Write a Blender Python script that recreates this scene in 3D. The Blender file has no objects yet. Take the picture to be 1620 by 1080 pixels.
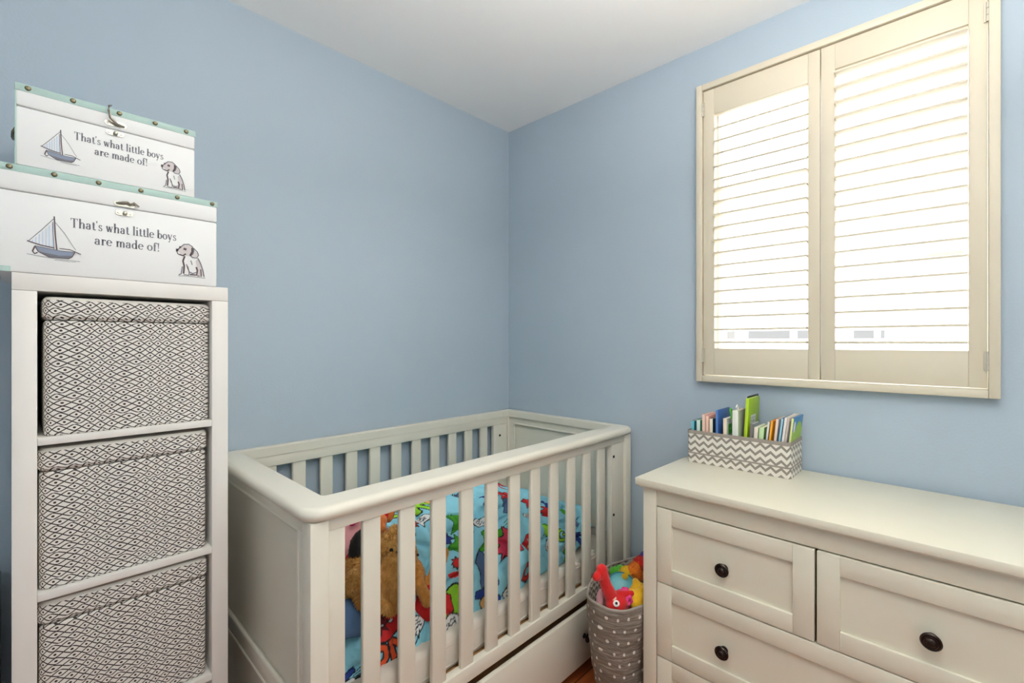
import bpy, bmesh, math, random
import numpy as np
from mathutils import Vector, Matrix, noise

random.seed(7)
C = bpy.context.scene.collection
scene = bpy.context.scene

# ------------------------------------------------------------------ camera
cam_d = bpy.data.cameras.new('camera')
cam_d.sensor_width = 36.0
cam_d.lens = 36.0 * 728.0 / 1620.0
cam_d.clip_start = 0.02
cam = bpy.data.objects.new('camera', cam_d); C.objects.link(cam)
cam.location = (-1.88, -1.825, 1.31)
cam.rotation_euler = (math.radians(90), 0, math.radians(43.75 - 90))
scene.camera = cam

# ------------------------------------------------------------------ world
world = bpy.data.worlds.new('overcast_sky'); scene.world = world
world.use_nodes = True
wn = world.node_tree.nodes; wl = world.node_tree.links
wbg = wn['Background']
wbg.inputs['Color'].default_value = (0.93, 0.97, 1.0, 1)
wbg.inputs['Strength'].default_value = 8.0

# ------------------------------------------------------------------ lights
def light(name, kind, loc, rot, energy, color, size=None, size_y=None, radius=None):
    d = bpy.data.lights.new(name, kind); d.energy = energy; d.color = color
    if kind == 'AREA':
        d.shape = 'RECTANGLE' if size_y else 'DISK'; d.size = size
        if size_y: d.size_y = size_y
    if radius is not None: d.shadow_soft_size = radius
    o = bpy.data.objects.new(name, d); C.objects.link(o)
    o.location = loc; o.rotation_euler = rot
    return o
# added soft point fill behind the camera, not a fitting of the room
point_fill = light('point_fill_light', 'POINT', (-1.55, -2.05, 2.05), (0, 0, 0), 7, (1.0, 0.94, 0.86), radius=.22)
# added unseen disc facing up, brightens the ceiling for bounce
up_fill = light('ceiling_fill_light', 'AREA', (-1.30, -1.80, 1.98), (math.radians(180), 0, 0), 37, (1.0, 0.97, 0.93), size=0.6)
# added fill panel behind the camera, in front of the closed front wall
rear_fill = light('rear_fill_light', 'AREA', (-1.7, -2.73, 1.1), (math.radians(90), 0, 0), 5, (1.0, 0.98, 0.93), size=1.0, size_y=2.0)
# portal: helps the renderer sample the sky through the window
portal = light('window_portal', 'AREA', (0.148, -1.5, 1.75), (0, math.radians(90), 0), 1, (1, 1, 1), size=1.16, size_y=0.84)
portal.data.cycles.is_portal = True

scene.view_settings.view_transform = 'Standard'
scene.view_settings.look = 'None'
scene.view_settings.gamma = 1
scene.view_settings.use_curve_mapping = False
scene.view_settings.exposure = 0.0

# ------------------------------------------------------------------ helpers
def srgb(r, g, b):
    def f(c):
        c /= 255.0
        return c / 12.92 if c <= 0.04045 else ((c + 0.055) / 1.055) ** 2.4
    return (f(r), f(g), f(b), 1.0)

def mat(name, col, rough=0.5, metal=0.0, mottle=0.0, mscale=6.0, bump=0.0, bscale=60.0, spec=0.5, sheen=0.0):
    m = bpy.data.materials.new(name); m.use_nodes = True
    nt = m.node_tree; n = nt.nodes; l = nt.links
    b = n['Principled BSDF']
    b.inputs['Base Color'].default_value = col
    b.inputs['Roughness'].default_value = rough
    b.inputs['Metallic'].default_value = metal
    b.inputs['Specular IOR Level'].default_value = spec
    if sheen: b.inputs['Sheen Weight'].default_value = sheen
    tc = n.new('ShaderNodeTexCoord')
    if mottle > 0:
        ns = n.new('ShaderNodeTexNoise'); ns.inputs['Scale'].default_value = mscale
        ns.inputs['Detail'].default_value = 4
        l.new(tc.outputs['Object'], ns.inputs['Vector'])
        mx = n.new('ShaderNodeMix'); mx.data_type = 'RGBA'
        mx.inputs['A'].default_value = tuple(c * (1 - mottle) for c in col[:3]) + (1,)
        mx.inputs['B'].default_value = tuple(min(1, c * (1 + mottle)) for c in col[:3]) + (1,)
        l.new(ns.outputs['Fac'], mx.inputs['Factor'])
        l.new(mx.outputs['Result'], b.inputs['Base Color'])
    if bump > 0:
        nb = n.new('ShaderNodeTexNoise'); nb.inputs['Scale'].default_value = bscale
        nb.inputs['Detail'].default_value = 3
        l.new(tc.outputs['Object'], nb.inputs['Vector'])
        bp = n.new('ShaderNodeBump'); bp.inputs['Strength'].default_value = bump
        bp.inputs['Distance'].default_value = 0.002
        l.new(nb.outputs['Fac'], bp.inputs['Height']); l.new(bp.outputs['Normal'], b.inputs['Normal'])
    return m

class NB:
    """tiny node-math builder"""
    def __init__(s, m):
        s.m = m; s.nt = m.node_tree; s.n = s.nt.nodes; s.l = s.nt.links
        s.b = s.n['Principled BSDF']
    def math(s, op, a, b=None, c=None):
        x = s.n.new('ShaderNodeMath'); x.operation = op
        for i, v in enumerate((a, b, c)):
            if v is None: continue
            if isinstance(v, (int, float)): x.inputs[i].default_value = v
            else: s.l.new(v, x.inputs[i])
        return x.outputs[0]
    def mix(s, f, a, b):
        x = s.n.new('ShaderNodeMix'); x.data_type = 'RGBA'
        if isinstance(f, (int, float)): x.inputs['Factor'].default_value = f
        else: s.l.new(f, x.inputs['Factor'])
        for k, v in (('A', a), ('B', b)):
            if isinstance(v, tuple): x.inputs[k].default_value = v
            else: s.l.new(v, x.inputs[k])
        return x.outputs['Result']
    def xyz(s, kind='Object'):
        t = s.n.new('ShaderNodeTexCoord'); p = s.n.new('ShaderNodeSeparateXYZ')
        s.l.new(t.outputs[kind], p.inputs[0]); s.vec = t.outputs[kind]
        return p.outputs
    def noise(s, scale, vec=None, detail=2):
        x = s.n.new('ShaderNodeTexNoise'); x.inputs['Scale'].default_value = scale
        x.inputs['Detail'].default_value = detail
        s.l.new(vec if vec is not None else s.vec, x.inputs['Vector']); return x.outputs['Fac']

def new_bm(): return bmesh.new()

def bx(bm, x0, x1, y0, y1, z0, z1, bev=0.0, seg=2, M=None):
    vs = [bm.verts.new((x, y, z)) for x in (x0, x1) for y in (y0, y1) for z in (z0, z1)]
    F = [(0,1,3,2), (4,6,7,5), (0,4,5,1), (2,3,7,6), (0,2,6,4), (1,5,7,3)]
    fs = [bm.faces.new([vs[i] for i in f]) for f in F]
    out = vs
    if bev > 0:
        es = list({e for f in fs for e in f.edges})
        r = bmesh.ops.bevel(bm, geom=es, offset=bev, segments=seg, affect='EDGES', profile=0.5)
        out = list({v for v in r['verts']} | {v for v in vs if v.is_valid})
    if M is not None: bmesh.ops.transform(bm, matrix=M, verts=out)
    return out

def lathe(bm, prof, seg=24, M=None, cap=True):
    """prof: (r, z) list, revolved round z"""
    rings = []
    for r, z in prof:
        if r < 1e-6: rings.append([bm.verts.new((0, 0, z))])
        else: rings.append([bm.verts.new((r * math.cos(2*math.pi*i/seg), r * math.sin(2*math.pi*i/seg), z)) for i in range(seg)])
    for a, b in zip(rings, rings[1:]):
        for i in range(seg):
            j = (i + 1) % seg
            if len(a) == 1 and len(b) == 1: continue
            if len(a) == 1: bm.faces.new((a[0], b[j], b[i]))
            elif len(b) == 1: bm.faces.new((a[i], a[j], b[0]))
            else: bm.faces.new((a[i], a[j], b[j], b[i]))
    if cap:
        if len(rings[0]) > 1: bm.faces.new(rings[0][::-1])
        if len(rings[-1]) > 1: bm.faces.new(rings[-1])
    vs = [v for r in rings for v in r]
    if M is not None: bmesh.ops.transform(bm, matrix=M, verts=vs)
    return vs

def tube(bm, pts, r, seg=8, closed=False):
    """round tube along points; r may be a list"""
    pts = [Vector(p) for p in pts]; n = len(pts); rings = []
    up = Vector((0, 0, 1))
    for i, p in enumerate(pts):
        a = pts[(i - 1) % n] if (closed or i > 0) else p
        b = pts[(i + 1) % n] if (closed or i < n - 1) else p
        t = (b - a).normalized()
        u = t.cross(up)
        if u.length < 1e-3: u = t.cross(Vector((0, 1, 0)))
        u.normalize(); w = u.cross(t).normalized()
        rr = r[i] if isinstance(r, (list, tuple)) else r
        rings.append([bm.verts.new(p + u * rr * math.cos(2*math.pi*k/seg) + w * rr * math.sin(2*math.pi*k/seg)) for k in range(seg)])
    m = n if closed else n - 1
    for i in range(m):
        a, b = rings[i], rings[(i + 1) % n]
        for k in range(seg):
            bm.faces.new((a[k], a[(k+1) % seg], b[(k+1) % seg], b[k]))
    if not closed:
        bm.faces.new(rings[0][::-1]); bm.faces.new(rings[-1])

def wpos(parent):
    p = Vector((0, 0, 0))
    while parent is not None:
        p += parent.location; parent = parent.parent
    return p

def obj(name, bm, m, parent=None, world=True, smooth=True, label=None):
    """link a bmesh as ONE mesh object. world=True: the mesh was drawn in room coordinates"""
    if parent is not None and world:
        off = wpos(parent)
        for v in bm.verts: v.co -= off
    bmesh.ops.recalc_face_normals(bm, faces=bm.faces)
    me = bpy.data.meshes.new(name); bm.to_mesh(me); bm.free()
    if smooth:
        try:
            me.shade_smooth(); me.set_sharp_from_angle(angle=math.radians(38))
        except Exception: pass
    for mm in (m if isinstance(m, (list, tuple)) else [m]): me.materials.append(mm)
    o = bpy.data.objects.new(name, me); C.objects.link(o)
    if parent is not None: o.parent = parent
    if label: o['label'] = label
    return o

def origin(o, p):
    """move a top-level mesh's origin to p"""
    p = Vector(p); o.data.transform(Matrix.Translation(-p)); o.location = p; return o

def tag(o, label, cat, group=None, kind=None):
    o['label'] = label; o['category'] = cat
    if group: o['group'] = group
    if kind: o['kind'] = kind
    return o

def thing(name, label, cat, loc=(0, 0, 0), rotz=0.0, group=None):
    o = bpy.data.objects.new(name, None); C.objects.link(o)
    o.empty_display_size = 0.05
    o.location = loc; o.rotation_euler = (0, 0, rotz)
    return tag(o, label, cat, group)

def struct(name, bm, m, parent=None, smooth=False):
    o = obj(name, bm, m, parent, smooth=smooth)
    if parent is None: o['kind'] = 'structure'
    return o

# ------------------------------------------------------------------ materials
M_wall = mat('blue_wall_paint', srgb(175, 190, 202), 0.62, mottle=0.035, mscale=2.2, bump=0.25, bscale=140)
M_ceil = mat('white_ceiling_paint', srgb(247, 247, 245), 0.8, bump=0.1)
M_crib = mat('ivory_crib_paint', srgb(228, 223, 207), 0.36, mottle=0.015, mscale=9, bump=0.08, bscale=30)
M_dress = mat('cream_dresser_paint', srgb(227, 222, 202), 0.34, mottle=0.02, mscale=5, bump=0.08, bscale=25)
M_shelf = mat('white_laminate', srgb(231, 227, 220), 0.38)
M_shut = mat('ivory_shutter_paint', srgb(218, 208, 186), 0.4)
M_skirt = mat('white_trim_paint', srgb(228, 224, 215), 0.4)
M_bronze = mat('dark_bronze', srgb(52, 44, 40), 0.32, metal=0.75)
M_steel = mat('polished_nickel', srgb(168, 164, 152), 0.28, metal=1.0)
M_antique = mat('antique_brass', srgb(112, 104, 82), 0.35, metal=0.9)
M_hinge = mat('painted_hinge', srgb(200, 194, 178), 0.4, metal=0.3)
M_black = mat('black', srgb(16, 15, 15), 0.6)
M_boxw = mat('white_paper_board', srgb(236, 236, 234), 0.55, mottle=0.01)
M_mint = mat('mint_cloth_edging', srgb(176, 202, 194), 0.7, bump=0.3, bscale=500)
M_ink = mat('grey_ink', srgb(114, 116, 124), 0.7)
M_ink2 = mat('dark_sepia_ink', srgb(92, 78, 82), 0.7)
M_inkb = mat('blue_grey_watercolour', srgb(136, 147, 166), 0.7)
M_inkp = mat('pale_blue_watercolour', srgb(198, 211, 226), 0.7)
M_inkw = mat('warm_grey_watercolour', srgb(206, 198, 196), 0.7)
M_mattress = mat('white_quilted_sheet', srgb(222, 212, 198), 0.85, bump=0.4, bscale=40)
M_slatwood = mat('pale_pine', srgb(196, 150, 98), 0.6, mottle=0.1)

def floor_mat():
    m = mat('red_brown_floorboards', srgb(150, 72, 30), 0.32); q = NB(m)
    o = q.xyz()
    row = q.math('FLOOR', q.math('DIVIDE', o[1], 0.13))
    fr = q.math('FRACT', q.math('DIVIDE', o[1], 0.13))
    gap = q.math('LESS_THAN', fr, 0.035)
    mp = q.n.new('ShaderNodeMapping'); mp.inputs['Scale'].default_value = (1.5, 22, 1)
    q.l.new(q.vec, mp.inputs['Vector'])
    ns = q.noise(3.0, mp.outputs['Vector'], 6)
    c = q.mix(ns, srgb(146, 66, 30), srgb(214, 132, 70))
    c = q.mix(q.math('MULTIPLY', q.noise(5.0, None, 3), 0.5), c, srgb(150, 62, 24))
    c = q.mix(gap, c, srgb(40, 16, 8))
    q.l.new(c, q.b.inputs['Base Color']); return m
M_floor = floor_mat()

def eye_fabric():
    """off-white fabric printed with rows of hand drawn pointed ovals, a dot in each"""
    m = mat('eye_pattern_fabric', srgb(226, 222, 214), 0.85, bump=0.2, bscale=600); q = NB(m)
    o = q.xyz()
    x = q.math('ADD', o[0], q.math('MULTIPLY', o[1], -1.0)); z = o[2]
    px, pz = 0.0222, 0.0147
    v0 = q.math('DIVIDE', z, pz)
    wob = q.math('MULTIPLY', q.math('SUBTRACT', q.noise(9.0), 0.5), 0.45)
    v = q.math('ADD', v0, wob)
    row = q.math('ROUND', v)
    vv = q.math('SUBTRACT', v, row)
    u0 = q.math('DIVIDE', x, px)
    # uneven columns and a small shift per row
    u1 = q.math('ADD', u0, q.math('MULTIPLY', q.math('SINE', q.math('MULTIPLY', u0, 1.3)), 0.16))
    sh = q.math('MULTIPLY', q.math('SINE', q.math('MULTIPLY', row, 2.4)), 0.17)
    sh2 = q.math('MULTIPLY', q.math('SINE', q.math('ADD', q.math('MULTIPLY', u0, 0.8), q.math('MULTIPLY', row, 5.3))), 0.10)
    u = q.math('ADD', u1, q.math('ADD', sh, sh2))
    uu = q.math('ABSOLUTE', q.math('SUBTRACT', u, q.math('ROUND', u)))      # 0 centre .. .5 tip
    g = q.math('SUBTRACT', 0.5, q.math('MULTIPLY', q.math('POWER', q.math('MULTIPLY', uu, 2.0), 1.25), 0.5))
    d = q.math('ABSOLUTE', q.math('SUBTRACT', q.math('ABSOLUTE', vv), g))
    line = q.math('LESS_THAN', d, 0.09)
    du = q.math('MULTIPLY', uu, px / pz)
    dd = q.math('SQRT', q.math('ADD', q.math('MULTIPLY', du, du), q.math('MULTIPLY', vv, vv)))
    dot = q.math('LESS_THAN', dd, 0.155)
    ink = q.math('MAXIMUM', line, dot)
    nrm = q.n.new('ShaderNodeNewGeometry')
    c = q.mix(ink, srgb(226, 222, 214), srgb(52, 44, 42))
    q.l.new(c, q.b.inputs['Base Color']); return m
M_eye = eye_fabric()
M_plainfab = mat('plain_offwhite_fabric', srgb(222, 218, 208), 0.85, bump=0.2, bscale=600)

def chevron(name, per, pitch, amp, duty, ca, cb, axis=1, angular=False):
    m = mat(name, ca, 0.85, bump=0.25, bscale=500); q = NB(m)
    o = q.xyz()
    if angular: u = q.math('MULTIPLY', q.math('ARCTAN2', o[1], o[0]), 0.2)
    else: u = q.math('ADD', o[0], q.math('MULTIPLY', o[1], -1.0))
    tri = q.math('PINGPONG', q.math('DIVIDE', u, per), 0.5)
    v = q.math('ADD', q.math('DIVIDE', o[2], pitch), q.math('MULTIPLY', tri, 2 * amp / pitch))
    f = q.math('LESS_THAN', q.math('FRACT', v), duty)
    q.l.new(q.mix(f, ca, cb), q.b.inputs['Base Color']); return m
M_chev = chevron('grey_chevron_fabric', 0.0315, 0.0245, 0.0145, 0.42, srgb(232, 226, 216), srgb(146, 138, 128))
M_chev_in = chevron('grey_chevron_lining', 0.042, 0.024, 0.013, 0.48, srgb(222, 212, 196), srgb(128, 114, 100), angular=True)
M_greyband = mat('grey_webbing', srgb(158, 148, 138), 0.85, bump=0.5, bscale=900)

# ------------------------------------------------------------------ room
RX, RY, RH = -2.45, -2.75, 2.5
WY0, WY1, WZ0, WZ1 = -1.905, -1.095, 1.17, 2.315      # window opening in the right wall
bm = new_bm(); bx(bm, RX - .1, 0.3, RY - .1, 0.1, -.1, 0); struct('floor', bm, M_floor)
bm = new_bm(); bx(bm, RX - .1, 0.3, RY - .1, 0.1, RH, RH + .1); struct('ceiling', bm, M_ceil)
bm = new_bm(); bx(bm, RX - .1, 0.3, 0, .1, 0, RH); struct('wall_left', bm, M_wall)
bm = new_bm(); bx(bm, RX - .1, RX, RY, 0, 0, RH); struct('wall_back', bm, M_wall)
bm = new_bm(); bx(bm, RX - .1, 0.3, RY - .1, RY, 0, RH); struct('wall_front', bm, M_wall)
bm = new_bm()
bx(bm, 0, .15, RY, WY0, 0, RH); bx(bm, 0, .15, WY1, 0, 0, RH)
bx(bm, 0, .15, WY0, WY1, 0, WZ0); bx(bm, 0, .15, WY0, WY1, WZ1, RH)
struct('wall_right', bm, M_wall)
for nm, a in (('baseboard_left', (RX, 0, -.014, 0)), ('baseboard_right', (-.014, 0, RY, -.014)), ('baseboard_back', (RX, RX + .014, RY, -.014)), ('baseboard_front', (RX + .014, -.014, RY, RY + .014))):
    bm = new_bm(); bx(bm, a[0], a[1], a[2], a[3], 0, .1, .003); struct(nm, bm, M_skirt)

# window behind the shutters: outer frame, one mullion, two panes
win = thing('window_1', 'x', 'x', (.115, -1.5, WZ0))
for k in ('label', 'category'): del win[k]
win['kind'] = 'structure'
bm = new_bm()
bx(bm, .095, .135, WY0, WY0 + .03, WZ0, WZ1); bx(bm, .095, .135, WY1 - .03, WY1, WZ0, WZ1)
bx(bm, .095, .135, WY0 + .03, WY1 - .03, WZ0, WZ0 + .04); bx(bm, .095, .135, WY0 + .03, WY1 - .03, WZ1 - .04, WZ1)
obj('window_frame', bm, M_skirt, win)
bm = new_bm(); bx(bm, .095, .135, -1.495, -1.460, WZ0 + .04, WZ1 - .04); obj('window_mullion', bm, M_skirt, win)
gm = bpy.data.materials.new('clear_glass'); gm.use_nodes = True
gn = gm.node_tree.nodes; gl = gm.node_tree.links
gn.remove(gn['Principled BSDF'])
tr = gn.new('ShaderNodeBsdfTransparent'); gs = gn.new('ShaderNodeBsdfGlossy'); gs.inputs['Roughness'].default_value = 0.02
ms = gn.new('ShaderNodeMixShader'); ms.inputs[0].default_value = 0.05
gl.new(tr.outputs[0], ms.inputs[1]); gl.new(gs.outputs[0], ms.inputs[2]); gl.new(ms.outputs[0], gn['Material Output'].inputs['Surface'])
for y0, y1 in ((WY0 + .03, -1.495), (-1.460, WY1 - .03)):
    bm = new_bm(); bx(bm, .112, .116, y0, y1, WZ0 + .04, WZ1 - .04); obj('window_pane', bm, gm, win)

# ------------------------------------------------------------------ plantation shutters
sh = thing('window_shutters', 'ivory plantation shutters with two louvred panels fixed over the window on the right wall', 'shutters', (0, -1.5, 1.15))
SY0, SY1, SZ0, SZ1 = -1.922, -1.078, 1.150, 2.335
FX = -.028
bm = new_bm()
w = .024
bx(bm, FX, 0, SY0, SY0 + w, SZ0, SZ1, .003); bx(bm, FX, 0, SY1 - w, SY1, SZ0, SZ1, .003)
bx(bm, FX, 0, SY0 + w, SY1 - w, SZ0, SZ0 + w, .003); bx(bm, FX, 0, SY0 + w, SY1 - w, SZ1 - w, SZ1, .003)
# inner return of the frame, through the wall opening
for a in ((0, .06, SY0 + .018, SY0 + w), (0, .06, SY1 - w, SY1 - .018)):
    bx(bm, a[0], a[1], a[2], a[3], SZ0 + w, SZ1 - w)
bx(bm, 0, .06, SY0 + w, SY1 - w, SZ0 + .02, SZ0 + w); bx(bm, 0, .06, SY0 + w, SY1 - w, SZ1 - w, SZ1 - .02)
obj('shutter_frame', bm, M_shut, sh)
PX0, PX1 = -.020, .008
def louvre(bm, y0, y1, z, tilt, ch=.030, th=.0042):
    ring = []
    prof = [(ch, -th * .5), (ch, th * .5), (ch * .7, th * .9), (0, th), (-ch * .7, th * .95), (-ch, th * .75), (-ch - .0006, 0), (-ch, -th * .75), (-ch * .7, -th * .95), (0, -th), (ch * .7, -th * .9), (ch + .0004, 0)]
    for x, zz in prof:
        ring.append((x * math.cos(tilt) - zz * math.sin(tilt), x * math.sin(tilt) + zz * math.cos(tilt)))
    A = [bm.verts.new((x - .006, y0, z + zz)) for x, zz in ring]
    B = [bm.verts.new((x - .006, y1, z + zz)) for x, zz in ring]
    for k in range(12):
        j = (k + 1) % 12; bm.faces.new((A[k], A[j], B[j], B[k]))
    bm.faces.new(A); bm.faces.new(B[::-1])
def panel(yl, yr, lyl, lyr, zt, lab, tilts):
    """yl/yr: outer edges (yl>yr); lyl/lyr: louvre opening edges"""
    p = thing('x', 'x', 'x')
    for k in ('label', 'category'): del p[k]
    p.parent = sh; p.location = Vector((0, (yl + yr) / 2, SZ0 + .03)) - sh.location
    p.name = 'shutter_panel'
    z0, z1, lz0 = SZ0 + w + .004, SZ1 - w - .004, 1.283
    bm = new_bm()
    bx(bm, PX0, PX1, lyl, yl, z0, z1, .002); obj('stile', bm, M_shut, p)
    bm = new_bm(); bx(bm, PX0, PX1, yr, lyr, z0, z1, .002)
    obj('stile', bm, M_shut, p)
    bm = new_bm(); bx(bm, PX0 + .0008, PX1, lyr, lyl, z0, lz0, .0008); obj('rail', bm, M_shut, p)
    bm = new_bm(); bx(bm, PX0 + .0008, PX1, lyr, lyl, zt, z1, .0008)
    obj('rail', bm, M_shut, p)
    bm = new_bm()
    for z, t in tilts: louvre(bm, lyr + .001, lyl - .001, z, t)
    obj('louvres', bm, M_shut, p, label='ivory louvre blades')
    # hinges on the outer stile
    outer = yl if lab == 'L' else yr
    for zz in (1.255, 2.235):
        bm = new_bm()
        for k in range(3):
            lathe(bm, [(.0035, 0), (.0035, .017)], 10, Matrix.Translation((PX0 - .006, outer, zz - .027 + k * .0185)))
        bx(bm, PX0 - .004, PX0, outer - .007, outer + .007, zz - .027, zz + .027)
        obj('hinge', bm, M_hinge, p)
pitch = .0499
low = [(1.307 + i * pitch, 0.0) for i in range(19)]
panel(SY1 - w - .002, -1.4985, -1.147, -1.463, 2.205, 'L', [(z - (.002 if i >= 13 else 0), math.radians(24) if i >= 13 else 0.0) for i, (z, t) in enumerate(low) if z < 2.20])
panel(-1.5015, SY0 + w + .002, -1.541, -1.858, 2.222, 'R', low)

# the house across the street, seen only as pale bands between the louvres
hs = thing('neighbouring_house', 'pale rendered house across the street seen between the louvres', 'house', (9.5, -1.0, -2.6))
M_hw = mat('white_render', srgb(246, 246, 244), 0.8); M_hr = mat('pale_tiles', srgb(205, 200, 195), 0.8); M_hg = mat('dark_window_glass', srgb(84, 82, 80), 0.5)
bm = new_bm(); bx(bm, 9.5, 15, -14, 8, -2.6, 3.6); obj('wall', bm, M_hw, hs)
bm = new_bm()
vs = [bm.verts.new(c) for c in ((9.2, -14.2, 3.6), (15.2, -14.2, 3.6), (12.2, -14.2, 5.6), (9.2, 8.2, 3.6), (15.2, 8.2, 3.6), (12.2, 8.2, 5.6))]
for f in ((0, 1, 2), (3, 5, 4), (0, 2, 5, 3), (1, 4, 5, 2), (0, 3, 4, 1)): bm.faces.new([vs[i] for i in f])
obj('roof', bm, M_hr, hs)
for y0, y1, z0, z1 in ((1.85, 2.02, 1.37, 1.55), (.72, 1.55, 1.37, 1.55), (.30, .58, 1.37, 1.55), (-.72, -.40, 1.37, 1.53), (-.88, -.82, 1.37, 1.53)):
    bm = new_bm(); bx(bm, 9.46, 9.5, y0, y1, z0, z1)
    obj('window', bm, M_hg, hs)
M_hp = mat('faded_grey_board', srgb(118, 116, 112), .8); M_ho = mat('faded_terracotta', srgb(170, 120, 96), .8)
for y0, y1, z0, z1, m_ in ((-.72, -.40, 1.955, 1.985, M_hp), (-.72, -.45, 1.68, 1.72, M_hp), (.36, 1.45, 2.00, 2.015, M_hp), (-.65, -.55, 2.12, 2.22, M_hp), (-1.97, -1.50, 2.86, 2.92, M_ho)):
    bm = new_bm(); bx(bm, 9.47, 9.5, y0, y1, z0, z1); obj('wall_strip', bm, m_, hs)
for P in ([(-.96, 2.00), (-.99, 2.04), (-1.04, 2.02), (-1.04, 1.97), (-.96, 1.86), (-1.05, 1.86)], [(-1.16, 2.04), (-1.12, 1.99), (-1.12, 1.90), (-1.16, 1.85), (-1.20, 1.90), (-1.20, 1.99), (-1.16, 2.04)]):
    bm = new_bm()
    for a_, b_ in zip(P, P[1:]): tube(bm, [(9.49, a_[0], a_[1]), (9.49, b_[0], b_[1])], .010, 6)
    obj('house_number', bm, M_hp, hs, label='faded numeral of the house number 20')
bm = new_bm(); bx(bm, .4, 40, -30, 30, -2.7, -2.6); g = tag(obj('pavement', bm, mat('pale_concrete', srgb(190, 188, 184), .9)), 'pale concrete street outside below the window', 'street'); g['kind'] = 'structure'

# ------------------------------------------------------------------ cube shelf
ksx0, ksx1, ksy = -1.909, -1.507, -.39
kal = thing('cube_shelf', 'tall narrow white cube shelf holding three patterned fabric boxes, left of the crib', 'shelf', ((ksx0 + ksx1) / 2, ksy / 2 - .005, 0))
bm = new_bm(); bx(bm, ksx0, ksx1, ksy, -.006, 1.420, 1.457, .0012); obj('top_board', bm, M_shelf, kal)
bm = new_bm(); bx(bm, ksx0, ksx1, ksy, -.006, 0, .038, .0012); obj('bottom_board', bm, M_shelf, kal)
for a, b in ((ksx0, ksx0 + .038), (ksx1 - .038, ksx1)):
    bm = new_bm(); bx(bm, a, b, ksy, -.006, .0382, 1.4195, .0012); obj('side_panel', bm, M_shelf, kal)
for z in (1.083, .743, .403):
    bm = new_bm(); bx(bm, ksx0 + .0382, ksx1 - .0382, ksy, -.006, z, z + .0165, .0008); obj('shelf_board', bm, M_shelf, kal)

def rbox(bm, hx, hy, z0, z1, r, bev=0.004, seg=6, bulge=0.0):
    """box with rounded vertical corners, centred"""
    pts = []
    for cx, cy, a0 in ((hx - r, hy - r, 0), (-hx + r, hy - r, 90), (-hx + r, -hy + r, 180), (hx - r, -hy + r, 270)):
        for k in range(seg + 1):
            a = math.radians(a0 + 90 * k / seg); pts.append((cx + r * math.cos(a), cy + r * math.sin(a)))
    n = len(pts); zs = [z0, z0 + bev] + [z0 + bev + (z1 - z0 - 2 * bev) * k / 8 for k in range(1, 8)] + [z1 - bev, z1]
    rings = []
    for i, z in enumerate(zs):
        s = bev * .8 if i in (0, len(zs) - 1) else 0
        t = (z - z0) / (z1 - z0); bu = bulge * math.sin(math.pi * t)
        rings.append([bm.verts.new((x - math.copysign(s, x) + math.copysign(bu, x) * (1 - (abs(y) / hy) ** 4), y - math.copysign(s, y) + math.copysign(bu, y) * (1 - (abs(x) / hx) ** 4), z)) for x, y in pts])
    for a, b in zip(rings, rings[1:]):
        for i in range(n): bm.faces.new((a[i], a[(i+1) % n], b[(i+1) % n], b[i]))
    bm.faces.new(rings[0][::-1]); bm.faces.new(rings[-1])

def fabric_box(z, rot, lab, dx, hh, sag):
    t = thing('storage_box', lab, 'storage box', ((ksx0 + ksx1) / 2 + dx, -.205, z), rot, 'eye patterned boxes in the cube shelf')
    bm = new_bm(); rbox(bm, .157, .172, 0, hh - .052, .016, bulge=.002); obj('body', bm, M_eye, t, world=False)
    bm = new_bm(); rbox(bm, .1595, .1745, hh - .05, hh, .018, .007); o = obj('lid', bm, M_eye, t, world=False)
    bm = new_bm(); rbox(bm, .1585, .1735, hh - .0125, hh + .0008, .018, .006); obj('lid_top', bm, M_plainfab, t, world=False, label='plain off-white lid top')
    return t
fabric_box(1.0996, math.radians(.9), 'topmost eye-patterned fabric box, in the shelf cell just under the white trunks', .0015, .309, 0)
fabric_box(.7596, math.radians(-.5), 'middle eye-patterned fabric box, with another patterned box above and below', -.0025, .312, 0)
fabric_box(.4196, math.radians(-.4), 'lowest visible eye-patterned fabric box, cut off by the bottom of the photo', -.0025, .312, 0)

# low pale grey box beside the shelf
bm = new_bm(); bx(bm, -2.25, -1.935, -.385, -.02, 0, .712, .004)
tag(origin(obj('laundry_box', bm, mat('grey_board', srgb(176, 184, 184), .7, bump=.2, bscale=300)), (-2.09, -.16, 0)), 'plain grey box on the floor at the far left, half hidden behind the cube shelf', 'box')

# ------------------------------------------------------------------ keepsake trunks on the shelf
def ribbon(bm, pts, w, y, mi=0, closed=False):
    """flat ink line in the xz plane. w: number or per-point list"""
    P = [Vector((p[0], p[1])) for p in pts]; n = len(P)
    L, R = [], []
    for i in range(n):
        a = P[i-1] if (i > 0 or closed) else P[i]; b = P[(i+1) % n] if (i < n-1 or closed) else P[i]
        d = (b - a)
        d = d.normalized() if d.length > 1e-9 else Vector((1, 0))
        nn = Vector((-d.y, d.x)); ww = (w[i] if isinstance(w, (list, tuple)) else w) / 2
        L.append(bm.verts.new((P[i].x + nn.x * ww, y, P[i].y + nn.y * ww))); R.append(bm.verts.new((P[i].x - nn.x * ww, y, P[i].y - nn.y * ww)))
    for i in range(n if closed else n - 1):
        j = (i + 1) % n
        f = bm.faces.new((L[i], L[j], R[j], R[i])); f.material_index = mi
def poly(bm, pts, y, mi=0):
    f = bm.faces.new([bm.verts.new((p[0], y, p[1])) for p in pts]); f.material_index = mi
def arc(cx, cy, rx, ry, a0, a1, n=12):
    return [(cx + rx * math.cos(math.radians(a0 + (a1 - a0) * k / n)), cy + ry * math.sin(math.radians(a0 + (a1 - a0) * k / n))) for k in range(n + 1)]
TK, TN = .225, .09
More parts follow.
